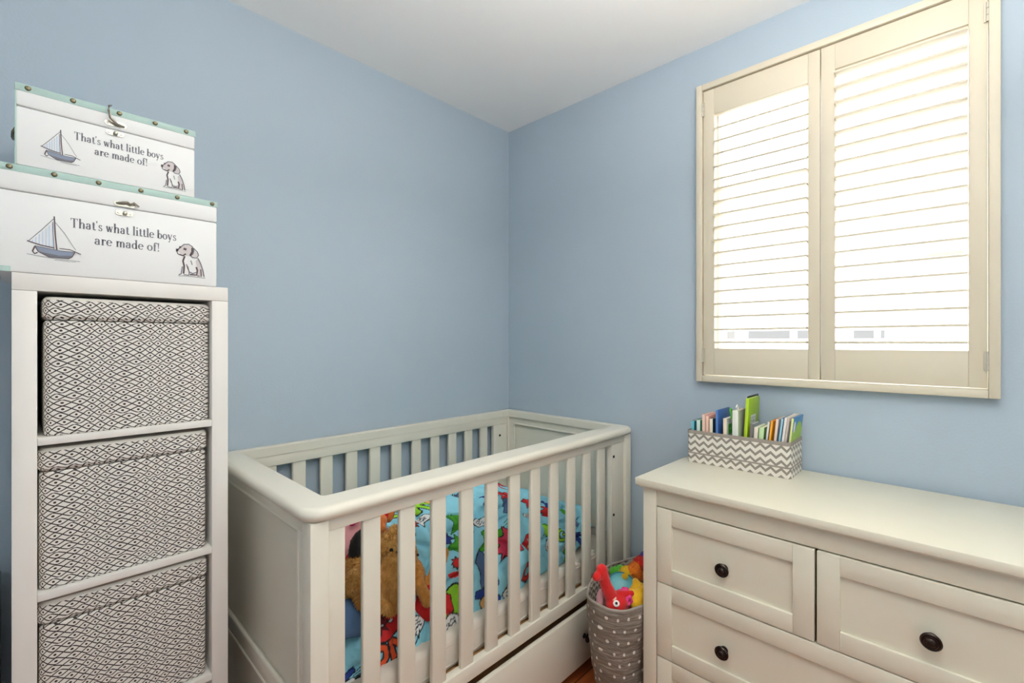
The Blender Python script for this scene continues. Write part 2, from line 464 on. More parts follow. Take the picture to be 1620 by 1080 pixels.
def glyph(ch):
    """strokes of a high-contrast serif letter; x-height 1. -> (advance, [(pts, widths)])"""
    S = []
    def V(x, y0, y1, top=True, bot=True, sw=.2):
        S.append(([(x, y0), (x, y1)], TK))
        if bot: S.append(([(x - sw, y0 + .03), (x + sw, y0 + .03)], TN))
        if top: S.append(([(x - sw, y1 - .03), (x + TK / 2, y1 - .03)], TN))
    def A(cx, cy, rx, ry, a0, a1, thick=TK):
        p = arc(cx, cy, rx, ry, a0, a1, 14)
        w = [TN + (thick - TN) * abs(math.cos(math.radians(a0 + (a1 - a0) * k / 14))) ** 1.3 for k in range(15)]
        S.append((p, w))
    def Lf(p, w): S.append((p, w))
    def dot(x, y, r=.13): Lf([(x - r, y), (x + r, y)], 2 * r)
    if ch == 'T':
        V(.6, 0, 1.5, top=False); Lf([(.05, 1.5), (1.15, 1.5)], TN); Lf([(.06, 1.52), (.1, 1.15)], [.12, .04]); Lf([(1.14, 1.52), (1.1, 1.15)], [.12, .04]); return 1.25, S
    if ch == 'h': V(.25, 0, 1.6); A(.6, .62, .3, .36, 180, 0); Lf([(.88, .65), (.88, 0)], TK); Lf([(.7, .03), (1.06, .03)], TN); return 1.15, S
    if ch == 'm':
        V(.22, 0, 1); A(.5, .62, .25, .36, 180, 0); Lf([(.74, .65), (.74, 0)], TK); A(1.02, .62, .25, .36, 180, 0); Lf([(1.26, .65), (1.26, 0)], TK)
        Lf([(.6, .03), (.9, .03)], TN); Lf([(1.1, .03), (1.42, .03)], TN); return 1.5, S
    if ch == 'a': Lf([(.68, .7), (.68, .08), (.84, .04)], [TK, TK, TN]); A(.42, .7, .26, .27, 0, 165); dot(.22, .74, .09); A(.4, .28, .27, .26, 60, 330); return .95, S
    if ch == 't': Lf([(.3, 1.3), (.3, .25)], TK); A(.45, .22, .16, .19, 180, 340); Lf([(.05, .97), (.55, .97)], TN); return .66, S
    if ch == "'": Lf([(.14, 1.6), (.1, 1.2)], [.2, .05]); return .3, S
    if ch == 's': A(.38, .74, .22, .22, 20, 250, .15); A(.38, .26, .25, .24, 70, -170, .15); Lf([(.28, .55), (.5, .45)], .17); Lf([(.6, .98), (.58, .7)], [.08, .03]); Lf([(.1, .3), (.12, .02)], [.03, .08]); return .75, S
    if ch == 'w': Lf([(.12, .97), (.38, .02)], TK); Lf([(.38, .02), (.62, .97)], TN); Lf([(.58, .97), (.86, .02)], TK); Lf([(.86, .02), (1.1, .97)], TN); Lf([(0, .97), (.3, .97)], TN); Lf([(.95, .97), (1.22, .97)], TN); return 1.25, S
    if ch == 'l': V(.25, 0, 1.6); return .52, S
    if ch == 'i': V(.25, 0, 1); dot(.25, 1.38, .12); return .52, S
    if ch == 'e': A(.46, .5, .36, .47, 5, 320); Lf([(.15, .54), (.82, .54)], TN); return .92, S
    if ch == 'c': A(.46, .5, .36, .47, 50, 320); return .85, S
    if ch == 'b': Lf([(.2, 1.6), (.2, .05)], TK); Lf([(0, 1.57), (.28, 1.57)], TN); A(.52, .48, .34, .46, 170, -170); return 1.0, S
    if ch == 'd': Lf([(.76, 1.6), (.76, 0)], TK); Lf([(.56, 1.57), (.84, 1.57)], TN); Lf([(.76, .03), (.96, .03)], TN); A(.45, .48, .33, .46, 10, 350); return 1.02, S
    if ch == 'o': A(.48, .5, .38, .47, 0, 360); return .98, S
    if ch == 'y': Lf([(.14, .97), (.46, .04)], TK); Lf([(.82, .97), (.36, -.35)], TN); dot(.28, -.36, .1); Lf([(0, .97), (.3, .97)], TN); Lf([(.66, .97), (.95, .97)], TN); return .98, S
    if ch == 'r': V(.25, 0, 1); A(.48, .6, .22, .36, 180, 60); dot(.66, .86, .11); return .78, S
    if ch == 'f': Lf([(.28, 0), (.28, 1.2)], TK); A(.5, 1.22, .22, .32, 180, 60); dot(.66, 1.42, .1); Lf([(.06, .97), (.56, .97)], TN); Lf([(.08, .03), (.5, .03)], TN); return .68, S
    if ch == '!': Lf([(.2, 1.55), (.2, .42)], [.22, .06]); dot(.2, .1, .11); return .45, S
    return .5, S
def write(bm, text, x0, z0, xh, y, slope=0.0, width=None):
    adv = 0; items = []
    for ch in text:
        a, S = glyph(ch); items.append((adv, S)); adv += a + .07
    s = xh; sx = (width / adv) if width else xh
    for off, S in items:
        for pts, w in S:
            P = [(x0 + (off + px) * sx, z0 + pz * s + slope * (off + px) * sx) for px, pz in pts]
            ribbon(bm, P, [q * s for q in w] if isinstance(w, list) else w * s, y)

def sailboat(t, x0, z0, s, y):
    """s = mast height"""
    f = lambda P: [(x0 + a * s, z0 + b * s) for a, b in P]
    bm = new_bm()
    poly(bm, f([(-.36, .17), (-.3, .03), (-.1, -.08), (.3, -.08), (.4, .1), (.1, .1), (-.1, .14)]), y, 2)
    poly(bm, f([(-.3, .03), (-.1, -.08), (.3, -.08), (.36, 0), (.1, -.03), (-.1, 0)]), y - .00015, 0)
    for k in range(7):
        u0 = -.42 + k * .062
        h = lambda u: .22 + (u + .47) / .45 * .62
        lo = lambda u: .26 - (u + .47) * .2
        poly(bm, f([(u0, lo(u0)), (u0 + .034, lo(u0 + .034)), (u0 + .034, h(u0 + .034)), (u0, h(u0))]), y, 3)
    ribbon(bm, f([(0, 1.0), (.02, .5), (.05, .1)]), .028 * s, y - .0002, 1)
    ribbon(bm, f([(-.03, .85), (-.02, .5), (.0, .12)]), .012 * s, y - .0002, 1)
    for P, ww, mi in (([(-.5, .28), (-.25, .2), (0, .16)], .022, 1), ([(0, .95), (-.25, .58), (-.47, .28)], .012, 0), ([(.02, .84), (.2, .58), (.36, .26), (.42, .16)], .009, 0),
                  ([(.1, .16), (.3, .16), (.52, .06)], .016, 1), ([(-.36, .17), (-.1, .13), (.1, .1), (.4, .1)], .014, 0), ([(.4, .1), (.34, -.04), (.28, -.09), (-.1, -.09), (-.3, .03), (-.36, .17)], .016, 1),
                  ([(-.36, .15), (-.4, .02), (-.36, -.04), (-.31, .0)], .024, 1), ([(-.5, -.06), (-.2, -.1), (.1, -.13), (.5, -.14)], .008, 0), ([(.0, -.16), (.3, -.17), (.42, -.165)], .006, 0)):
        ribbon(bm, f(P), ww * s * 1.3, y - .0003, mi)
    obj('sailboat_print', bm, [M_ink, M_ink2, M_inkb, M_inkp], t, world=False, smooth=False, label='printed grey-blue toy sailing boat')
def puppy(t, x0, z0, s, y):
    f = lambda P: [(x0 + a * s * .80, z0 + b * s * 1.02) for a, b in P]
    bm = new_bm()
    poly(bm, f([(-.2, .98), (-.3, .88), (-.4, .76), (-.28, .68), (-.1, .64), (.12, .62), (.22, .8), (.08, .98), (-.06, 1.02)]), y, 2)
    poly(bm, f([(.12, .9), (.3, .74), (.26, .6), (.12, .6), (.04, .7)]), y - .0001, 2)
    poly(bm, f([(.3, .58), (.42, .36), (.5, .04), (.3, .02), (.26, .3), (.22, .5)]), y, 2)
    for P, ww, mi in (([(-.42, .78), (-.3, .9), (-.18, 1.0), (-.02, 1.02), (.1, .96), (.16, .84), (.12, .72), (.02, .64)], .022, 0),
        ([(.14, .92), (.28, .8), (.32, .7), (.26, .6), (.1, .6), (.03, .68)], .022, 0), ([(.1, .92), (.1, .78), (.03, .66)], .04, 1),
        ([(-.44, .78), (-.4, .68), (-.34, .64)], .02, 0), ([(-.34, .66), (-.22, .63), (-.12, .7)], .032, 1), ([(-.46, .79), (-.38, .79)], .06, 1),
        ([(-.2, .86), (-.1, .84)], .05, 1), ([(-.33, .92), (-.3, .87)], .03, 1),
        ([(-.16, .62), (-.22, .46), (-.18, .3), (-.2, .05)], .034, 1), ([(-.24, .28), (-.28, .04), (-.36, .0)], .02, 0), ([(-.2, .02), (-.02, .01), (.0, .1), (-.06, .3)], .02, 0),
        ([(.3, .6), (.4, .42), (.48, .2), (.52, .0)], .026, 0), ([(.24, .3), (.28, .2), (.26, .04), (.02, .04)], .034, 1), ([(.28, .02), (.42, .0), (.4, .24)], .024, 1),
        ([(.0, .12), (.12, .08), (.24, .12)], .022, 0), ([(-.38, -.03), (.0, -.02), (.56, -.04)], .01, 0), ([(.05, .5), (.1, .36)], .016, 0), ([(-.1, .36), (-.04, .2)], .02, 0)):
        ribbon(bm, f(P), ww * s * 1.45, y - .0002, mi)
    obj('puppy_print', bm, [M_ink, M_ink2, M_inkw], t, world=False, smooth=False, label='printed sepia drawing of a sitting puppy')

def trunk(x0, x1, z0, z1, zl, lab, rivets, txt, boat, dog, latch, open_latch):
    """coordinates are room xz on the front face; zl = lid joint height"""
    cx = (x0 + x1) / 2; yf = -.392; dep = .27
    t = thing('keepsake_trunk', lab, 'storage trunk', (cx, yf + dep / 2, z0), 0, 'white printed trunks stacked on the cube shelf')
    X = lambda x: x - cx
    Z = lambda z: z - z0
    fy = -dep / 2
    bm = new_bm(); bx(bm, X(x0), X(x1), fy, dep / 2, 0, Z(zl) - .0012, .004, 2); obj('trunk_body', bm, M_boxw, t, world=False)
    bm = new_bm(); bx(bm, X(x0) - .0006, X(x1) + .0006, fy - .0006, dep / 2, Z(zl), Z(z1), .005, 2); obj('lid', bm, M_boxw, t, world=False)
    e = .014                                           # mint edging round the lid's top edge
    bm = new_bm(); q = .0016
    bx(bm, X(x0) - q, X(x1) + q, fy - q, fy + .012, Z(z1) - e, Z(z1) + q, .0012)
    bx(bm, X(x0) - q, X(x0) + .012, fy + .012, dep / 2, Z(z1) - e, Z(z1) + q, .0012)
    bx(bm, X(x1) - .012, X(x1) + q, fy + .012, dep / 2, Z(z1) - e, Z(z1) + q, .0012)
    bx(bm, X(x0) - q, X(x0) + .0012, fy - .0012, fy + .006, -.0, Z(z1) - e, .0005)
    if not open_latch: bx(bm, X(x0) - q, X(x0) + .020, fy - .0022, fy + .01, .0002, .012, .001)
    obj('edging', bm, M_mint, t, world=False, label='mint green cloth edging')
    for rx in rivets:
        bm = new_bm(); lathe(bm, [(.0052, 0), (.0052, .001), (.0042, .0015), (.0036, .0034), (.0, .0042)], 14, Matrix.Translation((X(rx), fy - q, Z(z1) - e / 2 + .001)) @ Matrix.Rotation(math.radians(90), 4, 'X'))
        obj('rivet', bm, M_antique, t, world=False)
    # latch: upper plate with hook, lower catch plate
    lx, lz = X(latch[0]), Z(latch[1])
    def plate(bm, cx_, cz_, hw, hh):
        pts = arc(cx_ + hw - hh, cz_, hh, hh, -90, 90, 8) + arc(cx_ - hw + hh, cz_, hh, hh, 90, 270, 8)
        a = [bm.verts.new((p[0], fy - .0006, p[1])) for p in pts]; b = [bm.verts.new((p[0], fy - .0022, p[1])) for p in pts]
        bm.faces.new(b); n = len(a)
        for i in range(n): bm.faces.new((a[i], a[(i+1) % n], b[(i+1) % n], b[i]))
        for dx in (-hw + hh, hw - hh):
            lathe(bm, [(.0022, 0), (.002, .0012), (0, .0016)], 8, Matrix.Translation((cx_ + dx, fy - .0022, cz_)) @ Matrix.Rotation(math.radians(90), 4, 'X'))
    bm = new_bm(); plate(bm, lx, lz + .012, .020, .0058)
    obj('latch_plate', bm, M_steel, t, world=False)
    bm = new_bm(); plate(bm, lx - .001, lz - .010, .0165, .0052)
    lathe(bm, [(.0045, 0), (.0045, .005), (.003, .006), (0, .006)], 12, Matrix.Translation((lx, fy - .0022, lz - .010)) @ Matrix.Rotation(math.radians(90), 4, 'X'))
    obj('catch_plate', bm, M_steel, t, world=False)
    bm = new_bm()
    if open_latch: P = [(lx + .016, fy - .003, lz + .010), (lx + .002, fy - .007, lz + .011), (lx - .010, fy - .014, lz + .020), (lx - .014, fy - .020, lz + .034), (lx - .013, fy - .022, lz + .044), (lx - .009, fy - .020, lz + .047)]
    else: P = [(lx - .016, fy - .004, lz + .012), (lx - .006, fy - .009, lz + .014), (lx + .004, fy - .010, lz + .016), (lx + .010, fy - .006, lz + .012), (lx + .016, fy - .010, lz + .017), (lx + .026, fy - .008, lz + .010)]
    tube(bm, P, [.0022, .003, .003, .0028, .0026, .0018], 8)
    obj('latch_hook', bm, M_steel, t, world=False)
    # side handle
    bm = new_bm()
    tube(bm, [(X(x0) - .001, -.03, Z(z0) + .11), (X(x0) - .006, -.028, Z(z0) + .10), (X(x0) - .007, 0, Z(z0) + .096), (X(x0) - .006, .028, Z(z0) + .10), (X(x0) - .001, .03, Z(z0) + .11)], .003, 8)
    obj('side_handle', bm, M_antique, t, world=False)
    bm = new_bm(); y = fy - .0004
    (ax, az, aw), (bx_, bz, bw), xh = txt
    write(bm, "That's what little boys", X(ax), Z(az), xh, y, 0, aw)
    write(bm, "are made of!", X(bx_), Z(bz), xh, y, 0, bw)
    obj('lettering', bm, M_ink, t, world=False, smooth=False, label="grey serif lettering: That's what little boys are made of!")
    sailboat(t, X(boat[0]), Z(boat[1]), boat[2], y - .0001)
    puppy(t, X(dog[0]), Z(dog[1]), dog[2], y - .0001)
    return t
trunk(-1.930, -1.534, 1.457, 1.684, 1.6305, 'larger white printed trunk with mint edging, lower of the two on the shelf', (-1.912, -1.845, -1.772, -1.695, -1.622, -1.545),
      ((-1.819, 1.567, .196), (-1.779, 1.5345, .122), .0135), (-1.845, 1.503, .083), (-1.596, 1.481, .078), (-1.725, 1.626), False)
trunk(-1.903, -1.584, 1.686, 1.858, 1.8125, 'smaller white printed trunk with mint edging, upper of the two, its latch hook sticking up', (-1.885, -1.815, -1.735, -1.667, -1.603),
      ((-1.813, 1.7665, .163), (-1.779, 1.742, .098), .0113), (-1.835, 1.718, .062), (-1.632, 1.700, .063), (-1.742, 1.812), True)

# ------------------------------------------------------------------ crib
CX0, CX1, CY0, CY1 = -1.462, -.008, -.795, -.006      # outline of the top cap
crib = thing('crib', 'ivory wooden cot bed with slatted sides and an underbed drawer in the room corner', 'crib', (-.73, -.40, 0))
def roundpoly(x0, x1, y0, y1, rs, seg=8):
    """corners in order (x1,y1),(x0,y1),(x0,y0),(x1,y0); rs radii"""
    P = []
    for (cx, cy, sx, sy, a0), r in zip(((x1, y1, -1, -1, 0), (x0, y1, 1, -1, 90), (x0, y0, 1, 1, 180), (x1, y0, -1, 1, 270)), rs):
        if r < 1e-5: P += [(cx, cy)] * (seg + 1)
        else:
            for k in range(seg + 1):
                a = math.radians(a0 + 90 * k / seg); P.append((cx + sx * r + r * math.cos(a), cy + sy * r + r * math.sin(a)))
    return P
bm = new_bm()
zt, zb = .931, .897; hr = (zt - zb) / 2
rings = []
def cap_ring(x0, x1, y0, y1, rs, off, z):
    return [bm.verts.new((p[0], p[1], z)) for p in roundpoly(x0 + off, x1 - off, y0 + off, y1 - off, [max(.0011, r - off) for r in rs])]
OR = (.004, .004, .052, .045); IR = (.003, .003, .010, .010)
inn = (-1.384, -.062, -.708, -.050)
rings.append(cap_ring(*inn, IR, -.001, zb))

for a in range(0, 181, 20):
    off = .016 * (1 - math.sin(math.radians(a))); z = (zb + zt) / 2 - hr * math.cos(math.radians(a))
    rings.append(cap_ring(CX0, CX1, CY0, CY1, OR, off, z))
rings.append(cap_ring(*inn, IR, -.003, zt)); rings.append(cap_ring(*inn, IR, 0.0, zt - .003))
n = len(rings[0])
rr = rings + [rings[0]]
for a, b in zip(rr, rr[1:]):
    for i in range(n):
        j = (i + 1) % n
        try: bm.faces.new((a[i], a[j], b[j], b[i]))
        except ValueError: pass
bmesh.ops.remove_doubles(bm, verts=bm.verts, dist=.0002)
obj('top_rail', bm, M_crib, crib)

SLW, SLP, SL0 = .050, .1056, -1.309
def slatted_side(y0, y1, zr0, zr1, zb0, zb1):
    yc = (y0 + y1) / 2
    bm = new_bm(); bx(bm, -1.402, -.062, y0, y1, zr0, zr1, .002); obj('side_rail', bm, M_crib, crib)
    bm = new_bm(); bx(bm, -1.402, -.062, y0, y1, zb0, zb1, .003); obj('bottom_rail', bm, M_crib, crib)
    for a, b in ((-1.402, -1.358), (-.160, -.062)):
        bm = new_bm(); bx(bm, a, b, y0 + .002, y1 - .002, zb1, zr0, .0015); obj('stile', bm, M_crib, crib)
    for i in range(11):
        x = SL0 + SLP * i
        bm = new_bm(); bx(bm, x, x + SLW, yc - .008, yc + .008, zb1 - .004, zr0 + .004, .0045, 3); obj('slat', bm, M_crib, crib)
slatted_side(-.772, -.744, .866, .8968, .284, .330)
slatted_side(-.046, -.020, .858, .8968, .284, .330)
# bolts on the stiles
for x, z in ((-.148, .815), (-.148, .565)):
    bm = new_bm(); lathe(bm, [(.006, 0), (.006, .002), (.004, .003), (0, .0015)], 12, Matrix.Translation((x, -.772, z)) @ Matrix.Rotation(math.radians(90), 4, 'X')); obj('bolt', bm, M_bronze, crib)
bm = new_bm(); lathe(bm, [(.006, 0), (.006, .002), (0, .003)], 12, Matrix.Translation((-.118, -.046, .80)) @ Matrix.Rotation(math.radians(90), 4, 'X')); obj('bolt', bm, M_bronze, crib)
# posts
for x0, x1, y0, y1 in ((-1.446, -1.403, -.782, -.736), (-.061, -.018, -.782, -.736), (-1.446, -1.403, -.056, -.016), (-.061, -.018, -.056, -.016)):
    bm = new_bm(); bx(bm, x0, x1, y0, y1, 0, .8968, .003); obj('post', bm, M_crib, crib)
# end panels: frame with a sunk panel and a small bead
def end_panel(xo, xi, zlow):
    xa, xb = min(xo, xi), max(xo, xi)
    t = thing('x', 'x', 'x')
    for k in ('label', 'category'): del t[k]
    t.name = 'end_panel'; t.parent = crib; t.location = Vector(((xa + xb) / 2, -.396, zlow)) - crib.location
    bm = new_bm()
    Y0, Y1 = -.7355, -.0565
    bx(bm, xa, xb, Y0, Y1, .862, .8965, .001); bx(bm, xa, xb, Y0, Y1, .045, .100, .001)
    bx(bm, xa, xb, Y0, Y1, .385, .440, .001)
    bx(bm, xa, xb, Y0, Y0 + .032, .1, .862, .001); bx(bm, xa, xb, Y1 - .032, Y1, .1, .862, .001)
    obj('panel_frame', bm, M_crib, t)
    bm = new_bm(); m = (xa + xb) / 2
    bx(bm, m - .005, m + .005, Y0 + .03, Y1 - .03, .10, .862); obj('panel_board', bm, M_crib, t)
    bm = new_bm()
    for s in (xa + .003, xb - .003):
        for z0, z1 in ((.440, .862), (.1, .385)):
            P = [(s, Y0 + .032, z0), (s, Y1 - .032, z0), (s, Y1 - .032, z1), (s, Y0 + .032, z1)]
            for a, b in zip(P, P[1:] + P[:1]): tube(bm, [a, b], .0062, 8)
    obj('bead', bm, M_crib, t)
end_panel(-1.442, -1.412, 0.045)
end_panel(-.022, -.052, 0.045)
# underbed drawer
dr = thing('x', 'x', 'x'); dr.name = 'drawer'
for k in ('label', 'category'): del dr[k]
dr.parent = crib; dr.location = Vector((-.73, -.77, .055)) - crib.location
bm = new_bm(); bx(bm, -1.400, -.064, -.784, -.766, .052, .262, .003); obj('drawer_front', bm, M_crib, dr)
bm = new_bm(); bx(bm, -1.38, -.08, -.766, -.10, .06, .20); obj('drawer_box', bm, M_slatwood, dr)
def knob(M, s=1.0):
    bm = new_bm()
    lathe(bm, [(.010*s, 0), (.010*s, .002*s), (.006*s, .004*s), (.0055*s, .012*s), (.011*s, .016*s), (.0175*s, .018*s), (.018*s, .021*s), (.0155*s, .024*s), (.0125*s, .0235*s), (.0115*s, .0255*s), (.0085*s, .0255*s), (.0075*s, .027*s), (.004*s, .0285*s), (0, .029*s)], 28, M)
    return bm
for x in (-.385, -1.08):
    obj('knob', knob(Matrix.Translation((x, -.784, .160)) @ Matrix.Rotation(math.radians(90), 4, 'X'), .95), M_bronze, dr, label='dark bronze knob')
# base of slats and mattress
bm = new_bm()
bx(bm, -1.402, -.062, -.742, -.05, .296, .312)
obj('mattress_base', bm, M_slatwood, crib, label='bare pine mattress base')
def blanket_noise(v, s, a): return noise.noise(Vector(v) * s) * a
bm = new_bm(); bmesh.ops.create_grid(bm, x_segments=2, y_segments=2, size=.1); bm.clear()
rbx = new_bm(); bx(rbx, -1.390, -.070, -.728, -.065, .3125, .418, .02, 4)
bmesh.ops.subdivide_edges(rbx, edges=[e for e in rbx.edges if e.calc_length() > .3], cuts=40, use_grid_fill=True)
for v in rbx.verts:
    k = noise.noise(Vector((v.co.x * 3, v.co.y * 3, v.co.z * 40))) * .006
    if v.co.z > .32: v.co.y += k if v.co.y > -.4 else min(.004, k); v.co.z += min(.0, noise.noise(Vector((v.co.x * 9, v.co.y * 9, 0))) * .006)
bm.free()
mt = obj('mattress', rbx, M_mattress); MT_ = mt
bm = new_bm()
for zz in (.334, .394): tube(bm, [(-1.37 + .0325 * k, -.7275 + .0012 * math.sin(k * 1.7), zz + .003 * math.sin(k * .9)) for k in range(40)], .0028, 6)
pip = obj('piping', bm, M_mattress)
bm_ = None
tag(origin(mt, (-.73, -.39, .3125)), 'thin white sheeted mattress lying in the crib under the blue duvet', 'mattress')

pip.data.transform(Matrix.Translation((.73, .39, -.3125))); pip.parent = mt
# ------------------------------------------------------------------ duvet (dense sheet, printed design kept per vertex)
def lerp_tab(x, tab):
    xs = [a for a, _ in tab]; ys = [b for _, b in tab]
    return np.interp(x, xs, ys)
NU, NV = 560, 400
US, VS = 1.30, 0.95                                  # cloth metres along and across
u = np.linspace(0, 1, NU)[:, None] * np.ones((1, NV)); v = np.ones((NU, 1)) * np.linspace(0, 1, NV)[None, :]
def smooth_noise(px, py, seed):
    rs = np.random.RandomState(seed); out = 0
    for k in range(7):
        a = rs.uniform(0, 2 * np.pi); f = rs.uniform(.6, 1.6); ph = rs.uniform(0, 6.28)
        out = out + np.sin((px * np.cos(a) + py * np.sin(a)) * f + ph)
    return out / 3.2
X0, X1 = -1.375, -.080
x = X0 + u * (X1 - X0)
top = lerp_tab(x, [(-1.38, .48), (-1.30, .54), (-1.18, .62), (-1.02, .70), (-.90, .725), (-.70, .735), (-.56, .73), (-.46, .69), (-.34, .625), (-.24, .585), (-.17, .56), (-.12, .535), (-.08, .48)])
yr = lerp_tab(x, [(-1.38, -.24), (-1.05, -.26), (-.9, -.36), (-.7, -.42), (-.4, -.42), (-.12, -.40)])
zb = lerp_tab(x, [(-1.38, .40), (-1.15, .40), (-1.0, .395), (-.78, .395), (-.6, .424), (-.4, .424), (-.2, .44), (-.12, .45)]) + .012 * smooth_noise(x * 16, 0 * x, 5)
yf = -.695 + .016 * smooth_noise(x * 14, 0 * x, 9)
yf = yf + np.clip((x + .24) / .14, 0, 1) * .07
yb = -.085 + 0 * x
a = v * np.pi
full = lerp_tab(x, [(-1.38, 1.8), (-1.0, 1.3), (-.88, .72), (-.3, .66), (-.12, .8)])
ca, sa = np.cos(a), np.sin(a)
sgn = np.sign(ca)
cc = np.abs(ca) ** full
y = np.where(ca > 0, yr - (yr - yf) * cc, yr + (yb - yr) * np.abs(ca) ** .9)
z = zb + (top - zb) * np.abs(sa) ** np.where(ca > 0, .80, .9)
P = np.stack([x, y, z], -1)
gu = np.gradient(P, axis=0); gv = np.gradient(P, axis=1)
N = np.cross(gu, gv); N /= np.linalg.norm(N, axis=-1, keepdims=True) + 1e-9
if N[NU//2, NV//4, 1] > 0: N = -N
px_, py_ = u * US, v * VS
f1 = smooth_noise(px_ * 22, py_ * 9, 1); f2 = smooth_noise(px_ * 42, py_ * 34, 2); f3 = smooth_noise(px_ * 95 + f1, py_ * 60 + f2, 3)
crease = -np.exp(-(f2 + .5 * f1) ** 2 * 20) - .6 * np.exp(-(smooth_noise(px_ * 30, py_ * 14, 12)) ** 2 * 30)
disp = .015 * f1 + .009 * f2 + .003 * f3 + .014 * crease
edge = np.minimum(1, np.minimum(u, 1 - u) * 14) * np.minimum(1, v * 10 + .25)
P = P + N * (disp * edge)[..., None]
P[..., 1] = np.clip(P[..., 1], -.7405, -.06); P[..., 2] = np.maximum(P[..., 2], np.where(v < .03, .36, .4))
P[..., 0] = np.clip(P[..., 0], -1.40, -.075)
DUV = P
# printed design ------------------------------------------------
col = np.zeros((NU, NV, 3)); base = np.array(srgb(146, 216, 234)[:3]); col[:] = base
SX, SY = px_, py_                                     # cloth coordinates in metres
def ink(pts, fill, line=None, lw=.003, closed=True):
    pts = np.array(pts); x0, y0 = pts.min(0) - .01; x1, y1 = pts.max(0) + .01
    m = (SX > x0) & (SX < x1) & (SY > y0) & (SY < y1)
    if not m.any(): return
    qx, qy = SX[m], SY[m]; inside = np.zeros(qx.shape, bool); d = np.full(qx.shape, 9.)
    n = len(pts)
    for i in range(n if closed else n - 1):
        ax, ay = pts[i]; bx_, by_ = pts[(i + 1) % n]
        if closed:
            c = (ay > qy) != (by_ > qy)
            with np.errstate(divide='ignore', invalid='ignore'):
                inside ^= c & (qx < (bx_ - ax) * (qy - ay) / (by_ - ay + 1e-12) + ax)
        dx, dy = bx_ - ax, by_ - ay; t = np.clip(((qx - ax) * dx + (qy - ay) * dy) / (dx * dx + dy * dy + 1e-12), 0, 1)
        d = np.minimum(d, np.hypot(qx - ax - t * dx, qy - ay - t * dy))
    cm = col[m]
    if closed and fill is not None: cm[inside] = fill
    if line is not None: cm[d < lw / 2] = line
    col[m] = cm
S3 = lambda *c: np.array(srgb(*c)[:3])
RED, GRN, LIME, NAVY, STEEL, WHT, BLK, PINK, TAN, DKG, ORG = S3(214, 38, 42), S3(70, 165, 40), S3(150, 214, 50), S3(38, 66, 150), S3(86, 110, 150), S3(238, 240, 240), S3(24, 24, 30), S3(212, 60, 90), S3(226, 178, 110), S3(40, 110, 40), S3(226, 84, 40)
def xf(pts, cx, cy, s, rot):
    c, q = math.cos(math.radians(rot)), math.sin(math.radians(rot))
    return [(cx + (a * c - b * q) * s, cy + (a * q + b * c) * s) for a, b in pts]
CAPE = [(-1, -.6), (-.4, .1), (-.5, .7), (.1, .9), (.6, .5), (1.1, .6), (.8, .1), (.5, -.1), (.6, -.8), (.2, -.5), (-.1, -.9), (-.4, -.4)]
LEAF = [(-1, 0), (-.5, .3), (-.7, .8), (-.1, .6), (.1, 1.1), (.4, .6), (.9, .8), (.7, .2), (1.1, -.1), (.6, -.3), (.7, -.9), (.1, -.6), (-.2, -1.1), (-.4, -.5), (-.9, -.6), (-.6, -.2)]
WING = [(-1, -.2), (-.3, .2), (.1, .7), (.9, .8), (.6, .3), (.9, .0), (.4, -.1), (.5, -.5), (0, -.3), (-.4, -.7)]
FIG = [(-.25, -1), (.25, -1), (.2, -.3), (.9, -.1), (.85, .2), (.25, .2), (.35, .6), (.0, .95), (-.35, .6), (-.25, .15), (-.9, -.2), (-.8, -.5), (-.25, -.3)]
def blob(cx, cy, r, sq=.8, rot=0, n=20, wob=.12, seed=0):
    rs = random.Random(seed); ph = rs.random() * 6
    return xf([((1 + wob * math.sin(3 * t + ph)) * math.cos(t), sq * (1 + wob * math.cos(2 * t + ph)) * math.sin(t)) for t in [2 * math.pi * k / n for k in range(n)]], cx, cy, r, rot)
def bubble(cx, cy, r, rot=0, seed=0):
    ink(blob(cx, cy, r, .62, rot, seed=seed), WHT, BLK, .0035)
    ink(xf([(-.2, -.5), (.2, -.5), (-.1, -1.0)], cx, cy, r, rot), WHT, None)
    ink(xf([(-.2, -.52), (-.12, -1.0), (.2, -.54)], cx, cy, r, rot), None, BLK, .003, False)
    rs = random.Random(seed)
    for k in range(3):
        yy = .25 - .25 * k; P_ = [(-.62 + .1 * j, yy + rs.uniform(-.09, .09)) for j in range(13)]
        ink(xf(P_, cx, cy, r, rot), None, BLK, .0028, False)
def face(cx, cy, r, rot, c, c2):
    ink(blob(cx, cy, r, .8, rot), c, BLK, .003); ink(blob(cx + r * .1, cy - r * .25, r * .5, .6, rot), c2, BLK, .002)
    for s in (-1, 1): ink(xf(blob(s * .3, .25, .14), cx, cy, r, rot), WHT, BLK, .002)
def stripes(cx, cy, L, rot, c=BLK):
    for k in range(3): ink(xf([(-.5, .22 * (k - 1)), (.5, .25 * (k - 1) + .1)], cx, cy, L, rot), None, c, .003, False)
LET = {'G': [[(.9, .75), (.5, 1), (.1, .75), (.0, .4), (.2, .05), (.6, 0), (.9, .2), (.9, .5), (.55, .5)]], 'O': [[(.5, 1), (.1, .75), (.05, .3), (.5, 0), (.9, .3), (.9, .75), (.5, 1)]],
       'N': [[(.1, 0), (.1, 1), (.8, 0), (.8, 1)]], 'W': [[(0, 1), (.2, 0), (.45, .7), (.7, 0), (.95, 1)]], 'R': [[(.1, 0), (.1, 1), (.7, .9), (.7, .55), (.1, .5), (.8, 0)]], 'A': [[(0, 0), (.45, 1), (.9, 0)], [(.2, .4), (.7, .4)]], 'M': [[(.05, 0), (.1, 1), (.45, .3), (.8, 1), (.9, 0)]]}
